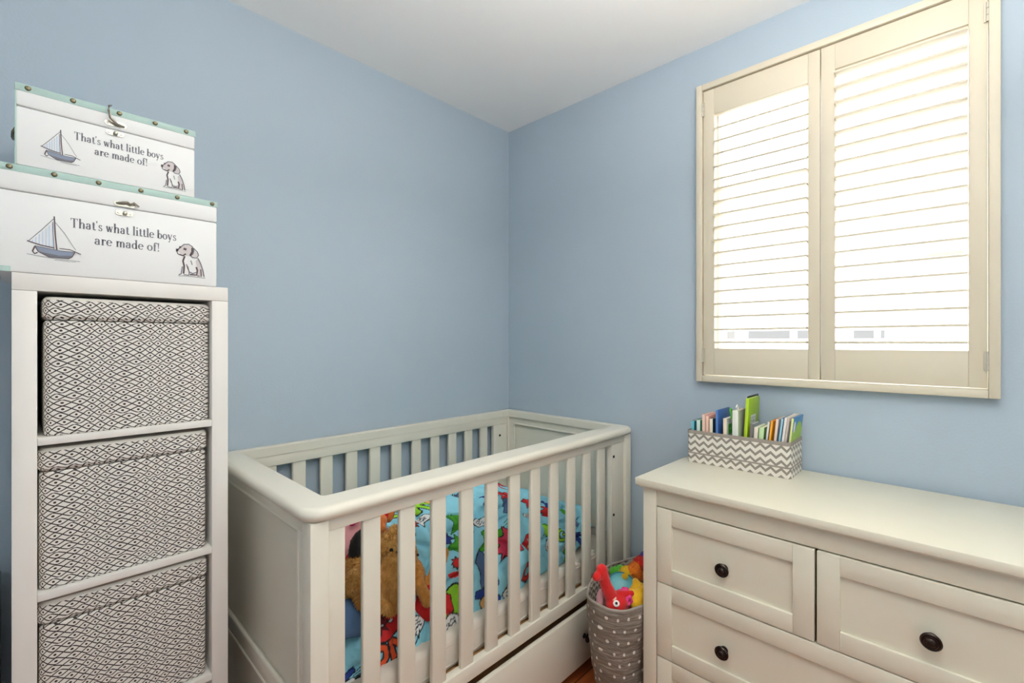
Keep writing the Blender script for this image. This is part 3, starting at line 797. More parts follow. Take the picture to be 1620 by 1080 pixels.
def letters(txt, cx, cy, s, rot, c):
    for pas, (lw, cc_) in enumerate(((.017, BLK), (.010, c))):
        for i, ch in enumerate(txt):
            for st in LET[ch]:
                ink(xf([(a_ + i * 1.12 - len(txt) * .56, b_ - .5) for a_, b_ in st], cx, cy, s, rot), None, cc_, lw * s / .05, False)
letters('GR', .435, .405, .062, 8, LIME); bubble(.425, .335, .036, 10, 1); ink(xf(LEAF, .40, .315, .02, 0), RED, BLK); bubble(.372, .285, .026, 5, 2)
ink(blob(.63, .445, .026, .6), STEEL, BLK); stripes(.62, .46, .02, 10)
ink(xf(CAPE, .525, .295, .052, 10), GRN, DKG, .003); ink(xf(CAPE, .455, .245, .030, 40), NAVY, BLK)
ink(xf(FIG, .70, .36, .056, 10), NAVY, S3(24, 36, 90)); stripes(.735, .385, .03, 30); bubble(.60, .27, .034, 25, 3)
ink(xf(CAPE, .605, .185, .058, -5), GRN, DKG); ink(xf(CAPE, .50, .215, .042, 160), GRN, DKG); stripes(.54, .24, .04, 20)
ink(xf(WING, .568, .105, .060, 55), STEEL, BLK, .0035); ink(blob(.445, .13, .022, .4, -15), RED, None); ink(xf(LEAF, .46, .16, .018, 0), RED, BLK)
ink(blob(.425, .062, .046, .95), LIME, BLK, .006); ink(xf([(-1, -.9), (-.1, -.9), (.0, .5), (-.6, 1)], .425, .062, .036, 0), RED, BLK)
bubble(.405, .018, .036, 0, 4); ink(xf(FIG, .572, .032, .06, -35), NAVY, S3(20, 30, 80)); ink(blob(.553, .018, .018), TAN, BLK)
ink(xf(LEAF, .672, .150, .062, 15), PINK, BLK, .004); face(.80, .105, .045, -10, RED, TAN)
ink(xf(LEAF, .80, .375, .05, 0), RED, BLK); ink(xf(CAPE, .91, .325, .042, 20), RED, BLK)
ink(xf(WING, .765, .300, .058, 20), STEEL, BLK); stripes(.70, .22, .045, 10, DKG); bubble(.855, .235, .028, 15, 5)
ink(xf(LEAF, .965, .255, .045, 0), RED, BLK); ink(xf(FIG, .975, .315, .04, 60), NAVY, BLK)
letters('ON', .775, .036, .046, 8, RED); bubble(.66, .018, .032, 5, 6)
ink(xf(CAPE, .915, .145, .04, 0), LIME, DKG); letters('G', 1.00, .115, .062, 0, LIME); bubble(.905, .075, .026, 70, 7); bubble(1.00, .045, .028, 80, 8)
ink(xf(CAPE, 1.00, .012, .03, 0), GRN, DKG); ink(xf(WING, 1.13, .18, .05, 70), STEEL, BLK); ink(xf(CAPE, 1.09, .27, .036, 0), GRN, DKG)
ink(xf(FIG, 1.11, .05, .05, 15), NAVY, BLK)
letters('ON', .192, .048, .066, 6, ORG); ink(blob(.20, .105, .048, .6, 10), RED, BLK, .004); ink(xf(LEAF, .18, .125, .03, 0), S3(120, 20, 30), BLK)
for k in (-1, 1): ink(blob(.205 + .014 * k, .118, .006), WHT, BLK, .002)
bubble(.285, .068, .034, 10, 9); stripes(.272, .036, .04, 40); ink(xf(FIG, .245, .03, .02, 20), BLK, TAN)
ink(blob(.22, .0, .04, .6), WHT, BLK, .004); bubble(.225, .004, .03, 30, 10)
ink(blob(.065, .050, .03, .4, 20), NAVY, BLK); ink(blob(.085, .012, .035, .4, 20), BLK, None); ink(blob(.06, .02, .03, .5), WHT, BLK); stripes(.10, .04, .035, 10)
face(.49, .425, .028, 0, LIME, TAN); ink(xf(CAPE, .22, .42, .05, 0), GRN, DKG); ink(xf(LEAF, .12, .30, .05, 0), RED, BLK)
rs = random.Random(11)
shapes = (CAPE, LEAF, WING, FIG); cols = (RED, GRN, NAVY, STEEL, LIME, PINK)
for i in range(11):
    for j in range(4):
        cx_, cy_ = .06 + i * .115 + rs.uniform(-.02, .02), .53 + j * .11 + rs.uniform(-.02, .02)
        if rs.random() < .25: bubble(cx_, cy_, .03, rs.uniform(-30, 30), i * 7 + j)
        else: ink(xf(shapes[rs.randrange(4)], cx_, cy_, rs.uniform(.035, .05), rs.uniform(0, 360)), cols[rs.randrange(6)], BLK)

rs = random.Random(4)
bm_nv = NU * NV
me = bpy.data.meshes.new('duvet')
# two sheets make a soft thick cover: outer surface and a backing 4 mm inside
def grid_mesh(me, P, col):
    nu, nv = P.shape[:2]
    back = P - N * .006
    allv = np.concatenate([P.reshape(-1, 3), back.reshape(-1, 3)])
    idx = np.arange(nu * nv).reshape(nu, nv)
    f = np.stack([idx[:-1, :-1], idx[1:, :-1], idx[1:, 1:], idx[:-1, 1:]], -1).reshape(-1, 4)
    fb = f[:, ::-1] + nu * nv
    ring = np.concatenate([idx[:, 0], idx[-1, 1:], idx[-2::-1, -1], idx[0, -2:0:-1]])
    r2 = np.roll(ring, -1)
    fr = np.stack([r2, ring, ring + nu * nv, r2 + nu * nv], -1)
    F = np.concatenate([f, fb, fr]).astype(np.int32)
    me.vertices.add(len(allv)); me.vertices.foreach_set('co', allv.astype(np.float32).ravel())
    me.loops.add(F.size); me.loops.foreach_set('vertex_index', F.ravel())
    me.polygons.add(len(F)); me.polygons.foreach_set('loop_start', np.arange(0, F.size, 4, dtype=np.int32)); me.polygons.foreach_set('loop_total', np.full(len(F), 4, np.int32))
    me.update(calc_edges=True); me.validate()
    at = me.color_attributes.new('print', 'FLOAT_COLOR', 'POINT')
    c4 = np.ones((len(allv), 4), np.float32); c4[:nu * nv, :3] = col.reshape(-1, 3); c4[nu * nv:, :3] = base
    at.data.foreach_set('color', c4.ravel())
    me.shade_smooth()
grid_mesh(me, DUV, col)
M_duv = mat('printed_blue_cotton', srgb(128, 205, 226), .8); q = NB(M_duv)
at = q.n.new('ShaderNodeVertexColor'); at.layer_name = 'print'; q.l.new(at.outputs['Color'], q.b.inputs['Base Color'])
mp = q.n.new('ShaderNodeTexCoord'); n_ = q.noise(16.0, mp.outputs['Object'], 3)
bp = q.n.new('ShaderNodeBump'); bp.inputs['Strength'].default_value = .7; bp.inputs['Distance'].default_value = .02
q.l.new(n_, bp.inputs['Height']); q.l.new(bp.outputs['Normal'], q.b.inputs['Normal'])
me.materials.append(M_duv)
duv = bpy.data.objects.new('duvet', me); C.objects.link(duv)
tag(origin(duv, (-.73, -.4, .42)), 'bright blue duvet printed with red, green and navy comic shapes, heaped in the crib', 'duvet')

# ------------------------------------------------------------------ soft toys
def ell(bm, c, r, rot=(0, 0, 0), sub=3):
    from mathutils import Euler
    M = Matrix.Translation(c) @ Euler([math.radians(a) for a in rot]).to_matrix().to_4x4() @ Matrix.Diagonal((r[0], r[1], r[2], 1)) if hasattr(r, '__len__') else Matrix.Translation(c) @ Matrix.Scale(r, 4)
    bmesh.ops.create_icosphere(bm, subdivisions=sub, radius=1, matrix=M)
def limb(bm, pts, rs_):
    """tapered limb as overlapping balls"""
    pts = [Vector(p) for p in pts]
    for i in range(len(pts) - 1):
        n = max(2, int((pts[i+1] - pts[i]).length / (min(rs_[i], rs_[i+1]) * .35)))
        for k in range(n + 1):
            t = k / n; ell(bm, pts[i].lerp(pts[i+1], t), rs_[i] * (1 - t) + rs_[i+1] * t, sub=2)
def merged(bm, voxel=.006, smooth=4, lump=.0, seed=0.0):
    """union of the balls as one continuous surface -> bmesh"""
    me = bpy.data.meshes.new('tmp'); bm.to_mesh(me); bm.free()
    o = bpy.data.objects.new('tmp', me); C.objects.link(o)
    m = o.modifiers.new('r', 'REMESH'); m.mode = 'VOXEL'; m.voxel_size = voxel
    s = o.modifiers.new('s', 'SMOOTH'); s.iterations = smooth; s.factor = .5
    dg = bpy.context.evaluated_depsgraph_get(); dg.update()
    me2 = bpy.data.meshes.new_from_object(o.evaluated_get(dg))
    out = new_bm(); out.from_mesh(me2); out.normal_update()
    if lump:
        for v in out.verts: v.co += v.normal * noise.noise(v.co * 45 + Vector((seed, 0, 0))) * lump
    bpy.data.objects.remove(o); bpy.data.meshes.remove(me); bpy.data.meshes.remove(me2)
    return out
def fuzz(bm, n, L, w=.0009, droop=.4, seed=1):
    rr = random.Random(seed); bm.normal_update(); fs = list(bm.faces); area = [f.calc_area() for f in fs]
    import bisect, itertools
    cum = list(itertools.accumulate(area))
    for _ in range(n):
        f = fs[min(len(fs) - 1, bisect.bisect(cum, rr.random() * cum[-1]))]
        a, b, c = [v.co for v in f.verts][:3]; u_, v_ = rr.random(), rr.random()
        if u_ + v_ > 1: u_, v_ = 1 - u_, 1 - v_
        p = a + (b - a) * u_ + (c - a) * v_; nn = f.normal
        d = (nn + Vector((rr.uniform(-.5, .5), rr.uniform(-.5, .5), rr.uniform(-.5, .3) - droop))).normalized()
        s = d.cross(Vector((rr.random(), rr.random(), rr.random()))).normalized() * w
        l = L * rr.uniform(.5, 1.1)
        bm.faces.new((bm.verts.new(p - s), bm.verts.new(p + s), bm.verts.new(p + d * l)))
def plush_mat(name, c1, c2):
    m = mat(name, c1, .95, mottle=0, sheen=.3); q = NB(m); q.xyz()
    n1 = q.noise(55.0, None, 4)
    q.l.new(q.mix(q.math('MULTIPLY_ADD', n1, 1.8, -.4), c1, c2), q.b.inputs['Base Color']); return m
M_tan = plush_mat('golden_tan_plush', srgb(206, 140, 54), srgb(252, 206, 122))
M_brown = plush_mat('amber_brown_plush', srgb(190, 120, 44), srgb(236, 172, 88))
M_ginger = plush_mat('ginger_plush', srgb(196, 96, 34), srgb(232, 140, 62))
M_redpl = plush_mat('red_felt', srgb(196, 14, 16), srgb(226, 30, 28))
M_redcl = mat('red_cloth', srgb(206, 22, 24), .8, bump=.3, bscale=300)
M_pinkc = mat('pale_pink_cloth', srgb(242, 178, 184), .85, bump=.2, bscale=200)
M_pinkh = mat('hot_pink_felt', srgb(226, 62, 130), .85)
M_bluec = mat('dusty_blue_cloth', srgb(92, 128, 172), .85, bump=.2, bscale=200)
M_white = mat('white_felt', srgb(240, 238, 232), .8)
M_cream = mat('cream_felt', srgb(240, 214, 190), .85)
M_yel = plush_mat('yellow_plush', srgb(232, 168, 10), srgb(250, 206, 40))
M_grn = plush_mat('green_plush', srgb(40, 140, 30), srgb(110, 200, 50))
M_teal = mat('teal_plastic', srgb(92, 178, 186), .35)
M_navy = mat('navy_plastic', srgb(24, 62, 112), .4)

# golden tan bear against the slats
t = thing('teddy_bear', 'fluffy golden tan teddy bear slumped against the crib slats, one arm hanging down', 'soft toy', (-1.17, -.60, .50))
bm = new_bm()
ell(bm, (-1.225, -.585, .622), (.060, .070, .066)); ell(bm, (-1.268, -.640, .655), (.026, .036, .032)); ell(bm, (-1.240, -.655, .612), (.034, .036, .036)); ell(bm, (-1.140, -.600, .692), (.044, .045, .040))
ell(bm, (-1.175, -.615, .605), (.050, .055, .055)); ell(bm, (-1.112, -.585, .728), (.016, .014, .018)); ell(bm, (-1.180, -.590, .722), (.015, .013, .016))
limb(bm, [(-1.165, -.655, .672), (-1.158, -.682, .630), (-1.150, -.688, .590)], [.026, .029, .034])
limb(bm, [(-1.190, -.640, .580), (-1.172, -.668, .556)], [.030, .024]); ell(bm, (-1.205, -.640, .640), (.030, .030, .034))
bm = merged(bm, .005, 3, .004); fuzz(bm, 14000, .012, .0013, .6, 3)
obj('bear_body', bm, M_tan, t)
for dx in (-.016, .018):
    bm = new_bm(); ell(bm, (-1.138 + dx, -.643, .702), .0055, sub=2); obj('eye', bm, M_black, t)
bm = new_bm(); ell(bm, (-1.137, -.646, .690), (.009, .006, .006), sub=2); obj('nose', bm, M_black, t)

# amber bear in red trousers
t = thing('plush_bear', 'amber brown plush bear in red trousers with one foot raised, beside the golden teddy', 'soft toy', (-.98, -.60, .42))
bm = new_bm()
ell(bm, (-1.050, -.600, .570), (.036, .042, .060)); ell(bm, (-1.070, -.600, .645), (.030, .034, .034)); ell(bm, (-1.090, -.595, .675), (.012, .010, .014)); ell(bm, (-1.048, -.595, .675), (.013, .010, .014))
limb(bm, [(-1.005, -.635, .520), (-.975, -.625, .570), (-.948, -.605, .605)], [.028, .028, .033])
limb(bm, [(-1.060, -.635, .580), (-1.048, -.672, .520)], [.020, .019])
bm = merged(bm, .006, 5, .002); fuzz(bm, 5000, .004, .0008, .2, 5)
obj('bear_body', bm, M_brown, t)
bm = new_bm(); ell(bm, (-1.035, -.630, .495), (.046, .050, .038)); limb(bm, [(-1.035, -.655, .480), (-1.005, -.645, .520)], [.032, .033])
bm = merged(bm, .006, 3, .003, 4.0); obj('trousers', bm, M_redcl, t, label='red trousers')
for dx in (-.014, .014):
    bm = new_bm(); ell(bm, (-1.070 + dx, -.634, .652), .004, sub=2); obj('eye', bm, M_black, t)

# ginger plush behind
t = thing('plush_toy', 'small ginger plush head with a red hood peeping over the golden teddy', 'soft toy', (-1.09, -.50, .66))
bm = new_bm(); ell(bm, (-1.120, -.500, .735), (.034, .032, .030)); ell(bm, (-1.128, -.530, .726), (.024, .018, .016)); ell(bm, (-1.070, -.500, .752), (.016, .014, .034), (0, 15, 0)); ell(bm, (-1.11, -.47, .68), (.045, .04, .05))
bm = merged(bm, .005, 4); fuzz(bm, 1500, .004, .0007, .1, 6); obj('plush_body', bm, M_ginger, t)
bm = new_bm(); ell(bm, (-1.098, -.482, .744), (.040, .030, .034), (0, -20, 0)); bm = merged(bm, .005, 3, .003); obj('hood', bm, M_redcl, t, label='red hood')
bm = new_bm(); ell(bm, (-1.138, -.547, .731), .0035, sub=2); obj('eye', bm, M_black, t)

# black pointed plush hat with red rim
t = thing('plush_hat', 'black pointed plush hat with a red rim lying behind the golden teddy', 'hat', (-1.222, -.53, .68))
bm = new_bm(); lathe(bm, [(.034, 0), (.035, .02), (.032, .045), (.024, .066), (.013, .078), (.006, .082), (0, .083)], 28, Matrix.Translation((-1.208, -.560, .672)) @ Matrix.Rotation(math.radians(8), 4, 'Y'))
for v_ in bm.verts: v_.co += v_.normal * noise.noise(v_.co * 30) * .004
fuzz(bm, 1500, .003, .0007, 0, 8); obj('crown', bm, M_black, t)
bm = new_bm(); tube(bm, [(-1.208 + .034 * math.cos(a), -.560 + .034 * math.sin(a), .674) for a in [2 * math.pi * k / 24 for k in range(24)]], .007, 8, True); obj('rim', bm, M_redcl, t, label='red rim')
bm = new_bm(); ell(bm, (-1.184, -.575, .742), .009, sub=2); fuzz(bm, 300, .004, .0007, 0, 9); obj('pompom', bm, M_white, t, label='small white pompom')

def cushion(bm, c, hx, hy, hz, rot, n=18):
    from mathutils import Euler
    M = Matrix.Translation(c) @ Euler([math.radians(a) for a in rot]).to_matrix().to_4x4()
    g = {}
    for s in (1, -1):
        for i in range(n + 1):
            for j in range(n + 1):
                a_, b_ = 2 * i / n - 1, 2 * j / n - 1
                e = (1 - abs(a_) ** 3.2) * (1 - abs(b_) ** 3.2)
                edge_ = i in (0, n) or j in (0, n)
                if edge_ and s == -1: g[s, i, j] = g[1, i, j]; continue
                pin = 1 - .06 * (a_ * a_ * (1 - b_ * b_) + b_ * b_ * (1 - a_ * a_)) + .0
                p = Vector((a_ * hx * (1 - .07 * (1 - b_ * b_)), s * hy * max(0, e) ** .55, b_ * hz * (1 - .07 * (1 - a_ * a_))))
                p.y += .002 * noise.noise(p * 40); g[s, i, j] = bm.verts.new(M @ p)
    for s in (1, -1):
        for i in range(n):
            for j in range(n): bm.faces.new([g[s, i, j], g[s, i+1, j], g[s, i+1, j+1], g[s, i, j+1]][::s])
t = thing('cushion', 'pale pink cushion with a hot pink bow standing in the left end of the crib', 'cushion', (-1.235, -.44, .60))
bm = new_bm(); cushion(bm, (-1.200, -.450, .700), .085, .030, .085, (-8, 0, 6)); obj('cover', bm, M_pinkc, t)
bm = new_bm()
ell(bm, (-1.196, -.489, .750), (.012, .004, .009), (0, 20, 0), 2); ell(bm, (-1.176, -.487, .754), (.012, .004, .009), (0, -20, 0), 2); ell(bm, (-1.186, -.490, .752), (.005, .005, .005), (0, 0, 0), 2)
obj('bow', bm, M_pinkh, t, label='hot pink bow')
bm = new_bm(); cushion(bm, (-1.292, -.640, .560), .050, .026, .052, (-14, 12, 0))
tag(origin(obj('cushion', bm, M_bluec), (-1.29, -.64, .51)), 'dusty blue cushion low down in the left front corner of the crib', 'cushion')

# ------------------------------------------------------------------ fabric toy basket
bk = thing('toy_basket', 'grey polka-dot quilted fabric basket full of toys, between the crib and the dresser', 'basket', (-.36, -.955, 0))
def dots_mat():
    m = mat('grey_quilted_dot_fabric', srgb(150, 140, 128), .85); q = NB(m)
    o = q.xyz('UV')
    px, pz = .050, .042
    v_ = q.math('DIVIDE', o[1], pz); r_ = q.math('FLOOR', v_)
    u_ = q.math('ADD', q.math('DIVIDE', o[0], px), q.math('MULTIPLY', r_, .5))
    nu = q.math('MULTIPLY', q.math('SINE', q.math('MULTIPLY', r_, 3.7)), .08)
    fu = q.math('SUBTRACT', q.math('FRACT', q.math('ADD', u_, nu)), .5); fv = q.math('SUBTRACT', q.math('FRACT', v_), .5)
    d = q.math('SQRT', q.math('ADD', q.math('POWER', q.math('MULTIPLY', q.math('ABSOLUTE', fu), px), 2), q.math('POWER', q.math('MULTIPLY', q.math('ABSOLUTE', fv), pz), 2)))
    dot = q.math('LESS_THAN', d, .0062)
    c = q.mix(dot, q.mix(q.noise(30), srgb(122, 112, 101), srgb(150, 140, 128)), srgb(238, 232, 222))
    q.l.new(c, q.b.inputs['Base Color'])
    # crumpled horizontal quilting
    mp = q.n.new('ShaderNodeMapping'); mp.inputs['Scale'].default_value = (9, 60, 1); q.l.new(q.vec, mp.inputs['Vector'])
    h = q.noise(1.6, mp.outputs['Vector'], 4)
    bp = q.n.new('ShaderNodeBump'); bp.inputs['Strength'].default_value = .9; bp.inputs['Distance'].default_value = .01
    q.l.new(h, bp.inputs['Height']); q.l.new(bp.outputs['Normal'], q.b.inputs['Normal']); return m
ESQ = lambda s_: .62 if s_ < 0 else 1.0
def wall_surface(name, prof, m, inner=False, thick=.006, label=None):
    """prof: (z, a, b, cx, cy) rings of a soft oval wall"""
    bm = new_bm(); n = 96; uvl = bm.loops.layers.uv.new('UVMap')
    rings, uvs = [], []
    for z_, a_, b_, cx_, cy_ in prof:
        ring = []
        for k in range(n):
            th = 2 * math.pi * k / n; c_, s_ = math.cos(th), math.sin(th)
            p = Vector((cx_ + a_ * math.copysign(abs(c_) ** .85, c_), cy_ + b_ * math.copysign(abs(s_) ** ESQ(s_), s_), z_))
            w_ = noise.noise(Vector((c_ * 1.6, s_ * 1.6, z_ * 6))) * .008 + noise.noise(Vector((c_ * 4, s_ * 4, z_ * 45))) * .006
            zz = noise.noise(Vector((c_ * 1.5, s_ * 1.5, 3.0))) * .008 * (z_ / .43) ** 3
            p += Vector((c_, s_, 0)) * w_ * min(1, z_ * 12 + .1); p.z += zz
            p.y = max(-1.086, min(p.y, -.802)) if p.x > -.52 else max(-1.2, min(p.y, -.802))
            ring.append(bm.verts.new(p - Vector((c_, s_, 0)) * (thick if inner else 0)))
        rings.append(ring)
    for i in range(len(rings) - 1):
        for k in range(n):
            j = (k + 1) % n
            f = bm.faces.new((rings[i][k], rings[i][j], rings[i+1][j], rings[i+1][k]))
            R_ = 1.15
            for lp, (kk, ii) in zip(f.loops, ((k, i), (k + 1, i), (k + 1, i + 1), (k, i + 1))): lp[uvl].uv = (kk / n * R_, prof[ii][0])
    if not inner: bm.faces.new(rings[0])
    return obj(name, bm, m, bk, label=label)
import copy
def bprof(steps=26, zt=.43, z0=0.004):
    out = []
    for k in range(steps + 1):
        s_ = k / steps; z_ = z0 + (zt - z0) * s_
        bul = math.sin(math.pi * min(1, s_ * 1.0)) * .018
        out.append((z_, .150 + (.222 - .150) * s_ ** .6 + bul, .090 + (.120 - .090) * s_ ** .6 + bul * .2, -.300 - .045 * s_ ** .7, -.953 - .017 * s_))
    return out
wall_surface('body', bprof(), dots_mat())
pr_in = [(z_, a_ - .001, b_ - .001, c_, d_) for z_, a_, b_, c_, d_ in bprof(20, .43, .25)]
li = wall_surface('lining', pr_in, M_chev_in, inner=True, label='grey and cream chevron lining')
bm = new_bm(); n = 96; P_ = []
zt_, a_, b_, cx_, cy_ = bprof()[-1]
for k in range(n):
    th = 2 * math.pi * k / n; c_, s_ = math.cos(th), math.sin(th)
    p = Vector((cx_ + a_ * math.copysign(abs(c_) ** .85, c_), cy_ + b_ * math.copysign(abs(s_) ** ESQ(s_), s_), zt_))
    w_ = noise.noise(Vector((c_ * 1.6, s_ * 1.6, zt_ * 6))) * .008 + noise.noise(Vector((c_ * 4, s_ * 4, zt_ * 45))) * .006
    p += Vector((c_, s_, 0)) * (w_ - .003); p.z += noise.noise(Vector((c_ * 1.5, s_ * 1.5, 3.0))) * .008
    p.y = max(-1.086, min(p.y, -.805)) if p.x > -.52 else min(p.y, -.805)
    P_.append(p)
tube(bm, P_, .0045, 8, True); obj('rim_piping', bm, M_greyband, bk)
# hidden soft toys' filling level: folded blanket at mid height carries the toys
bm = new_bm(); 
vs_ = [bm.verts.new((-.345 + .190 * math.cos(2*math.pi*k/40), -.96 + .098 * math.sin(2*math.pi*k/40), .36 + .008 * math.sin(k))) for k in range(40)]
v2_ = [bm.verts.new((-.345 + .17 * math.cos(2*math.pi*k/40), -.96 + .09 * math.sin(2*math.pi*k/40), .30)) for k in range(40)]
bm.faces.new(vs_); bm.faces.new(v2_[::-1])
for k in range(40): bm.faces.new((vs_[k], v2_[k], v2_[(k+1) % 40], vs_[(k+1) % 40]))
tag(origin(obj('folded_blanket', bm, mat('dark_blanket', srgb(62, 58, 60), .9, bump=.4)), (-.355, -.96, .30)), 'dark folded blanket under the toys inside the grey dotted basket', 'blanket')

# red floppy-eared plush
t = thing('plush_rabbit', 'red felt plush with upright ears and white eye at the front of the toy basket', 'soft toy', (-.575, -1.0, .38))
bm = new_bm(); ell(bm, (-.508, -1.002, .424), (.044, .038, .034)); ell(bm, (-.480, -.990, .395), (.045, .045, .035))
limb(bm, [(-.522, -.990, .445), (-.540, -.980, .490), (-.556, -.975, .545)], [.024, .0205, .0195]); ell(bm, (-.578, -.972, .530), (.022, .014, .016)); limb(bm, [(-.505, -1.00, .450), (-.465, -1.035, .452)], [.014, .010])
bm = merged(bm, .004, 3); fuzz(bm, 1500, .002, .0005, 0, 3); obj('plush_body', bm, M_redpl, t)
def disc_on(bm, c, nrm, r, th=.003, sq=1.0):
    nrm = Vector(nrm).normalized(); Q = nrm.to_track_quat('Z', 'Y').to_matrix().to_4x4()
    lathe(bm, [(r, 0), (r * .95, th), (r * .5, th * 1.5), (0, th * 1.6)], 20, Matrix.Translation(c) @ Q @ Matrix.Diagonal((1, sq, 1, 1)))
vn = Vector((-.80, -.45, .45))
vd = Vector((-.70, -.40, .62))
bm = new_bm(); disc_on(bm, Vector((-.508, -1.002, .424)) + Vector((-.031, -.018, .018)), vd, .0105); obj('eye', bm, M_white, t, label='white eye')
bm = new_bm(); disc_on(bm, Vector((-.508, -1.002, .424)) + Vector((-.0345, -.0205, .0210)), vd, .0042); obj('pupil', bm, M_black, t)
bm = new_bm(); disc_on(bm, Vector((-.508, -1.002, .424)) + Vector((-.0240, .004, .0270)), (-.55, -.1, .85), .017, .003, .65); obj('forehead_patch', bm, M_cream, t, label='cream forehead patch')
bm = new_bm(); disc_on(bm, (-.545, -.992, .462), (-.8, -.5, .2), .006, .002); obj('ear_button', bm, M_cream, t)
# pink flat ear shape at the left
bm = new_bm(); ell(bm, (-.530, -.950, .420), (.010, .014, .040), (0, 10, 0)); tag(origin(obj('felt_leaf', bm, M_pinkc), (-.53, -.95, .38)), 'pale pink felt shape tucked at the left rim of the toy basket', 'soft toy')
# teal dish
t = thing('toy_dish', 'teal plastic toy dish with a darker edge standing on its side in the toy basket', 'toy dish', (-.43, -.96, .40))
Mq = Matrix.Translation((-.405, -.960, .418)) @ Vector((-.55, -.35, .75)).to_track_quat('Z', 'Y').to_matrix().to_4x4()
bm = new_bm(); lathe(bm, [(0, 0), (.040, .0), (.052, .010), (.050, .011), (.038, .003), (0, .003)], 40, Mq, cap=False); obj('dish', bm, M_teal, t)
bm = new_bm(); tube(bm, [Mq @ Vector((.052 * math.cos(a), .052 * math.sin(a), .010)) for a in [2*math.pi*k/40 for k in range(40)]], .0028, 8, True); obj('dish_rim', bm, mat('dark_teal_plastic', srgb(40, 118, 130), .35), t, label='darker teal rim')
bm = new_bm(); bx(bm, -.05, .05, -.03, .012, -.010, .010, .006, 3, Matrix.Translation((-.430, -.985, .400)) @ Matrix.Rotation(math.radians(-35), 4, 'Z')); tag(origin(obj('toy_block', bm, M_navy), (-.47, -1.0, .395)), 'navy blue plastic toy piece lying under the teal dish', 'toy')
# pink frilly ball
bm = new_bm()
for k in range(26):
    a = k * 2.4; e_ = math.acos(1 - 2 * (k + .5) / 26)
    ell(bm, (-.470 + .026 * math.cos(a) * math.sin(e_), -1.015 + .026 * math.sin(a) * math.sin(e_), .435 + .022 * math.cos(e_)), (.010, .010, .010), sub=1)
ell(bm, (-.470, -1.015, .435), (.026, .026, .022), sub=2); bm = merged(bm, .003, 1)
tag(origin(obj('frilly_toy', bm, M_pinkh), (-.47, -1.015, .41)), 'hot pink frilled soft toy beside the red plush in the toy basket', 'soft toy')
# yellow plush
bm = new_bm(); ell(bm, (-.440, -1.045, .425), (.040, .030, .034)); ell(bm, (-.405, -1.030, .435), (.03, .03, .03)); ell(bm, (-.455, -1.025, .452), (.012, .012, .010)); ell(bm, (-.425, -1.052, .458), (.012, .012, .010)); ell(bm, (-.400, -1.015, .460), (.014, .014, .012))
bm = merged(bm, .004, 3, .004); fuzz(bm, 1500, .003, .0006, 0, 3)
tag(origin(obj('plush_duck', bm, M_yel), (-.46, -1.045, .39)), 'bright yellow plush lump at the front rim of the toy basket, beside the dresser', 'soft toy')
# rainbow plush
t = thing('rainbow_plush', 'fluffy rainbow plush shading yellow to orange to red, at the back of the toy basket', 'soft toy', (-.33, -.97, .40))
for nm, c_, r_, c1, c2, sd in (('yellow_tuft', (-.350, -.952, .445), (.030, .026, .026), srgb(240, 190, 20), srgb(252, 226, 60), 1), ('orange_tuft', (-.330, -.975, .456), (.032, .030, .030), srgb(232, 100, 16), srgb(250, 150, 30), 2),
                       ('red_tuft', (-.290, -.985, .462), (.042, .034, .038), srgb(206, 20, 16), srgb(236, 50, 30), 3), ('purple_tuft', (-.235, -.975, .462), (.036, .034, .034), srgb(90, 40, 140), srgb(60, 70, 190), 4)):
    bm = new_bm(); ell(bm, c_, r_)
    for v_ in bm.verts: v_.co += v_.normal * noise.noise(v_.co * 40) * .008
    fuzz(bm, 1500, .008, .0010, 0, sd); obj(nm, bm, plush_mat(nm, c1, c2), t, label='fluffy %s tuft' % nm.split('_')[0])
bm = new_bm(); ell(bm, (-.350, -.900, .436), (.020, .020, .020)); ell(bm, (-.310, -.895, .425), (.030, .018, .022)); bm = merged(bm, .004, 3, .003); fuzz(bm, 800, .004, .0006, 0, 3)
tag(origin(obj('green_plush', bm, M_grn), (-.34, -.90, .405)), 'small bright green plush ball behind the teal dish in the toy basket', 'soft toy')

# ------------------------------------------------------------------ dresser
rz = math.radians(-1.0)
ds = thing('dresser', 'wide cream wooden chest of drawers with dark round knobs under the window', 'chest of drawers', (-.008, -1.075, 0), rz)
def dobj(name, bm, parent, m=M_dress, **k):
    return obj(name, bm, m, parent, world=False, **k)
LEN = 1.01; DX = -.488                              # local: x to the front negative, y to the right negative
bm = new_bm(); vs_ = bx(bm, DX - .004, 0, -LEN, -.000, .838, .862, .003, 2)
bx(bm, DX + .006, 0, -LEN + .01, -.010, .831, .8385, .002); dobj('dresser_top', bm, ds)
for a, b in ((-.066, -.020), (-LEN + .020, -LEN + .066)):
    bm = new_bm(); bx(bm, -.474, -.424, a, b, 0, .8305, .002); dobj('leg', bm, ds)
    bm = new_bm(); bx(bm, -.062, -.012, a, b, 0, .8305, .002); dobj('leg', bm, ds)
bm = new_bm()
bx(bm, -.470, -.450, -LEN + .066, -.066, .7795, .8305, .001)
bx(bm, -.470, -.450, -LEN + .066, -.066, .045, .0615, .001)
bx(bm, -.424, -.062, -.040, -.026, .05, .8305); bx(bm, -.424, -.062, -LEN + .026, -LEN + .040, .05, .8305)
bx(bm, -.030, -.022, -LEN + .04, -.040, .05, .8305)
bx(bm, -.450, -.03, -LEN + .04, -.04, .05, .06)
dobj('carcase', bm, ds)
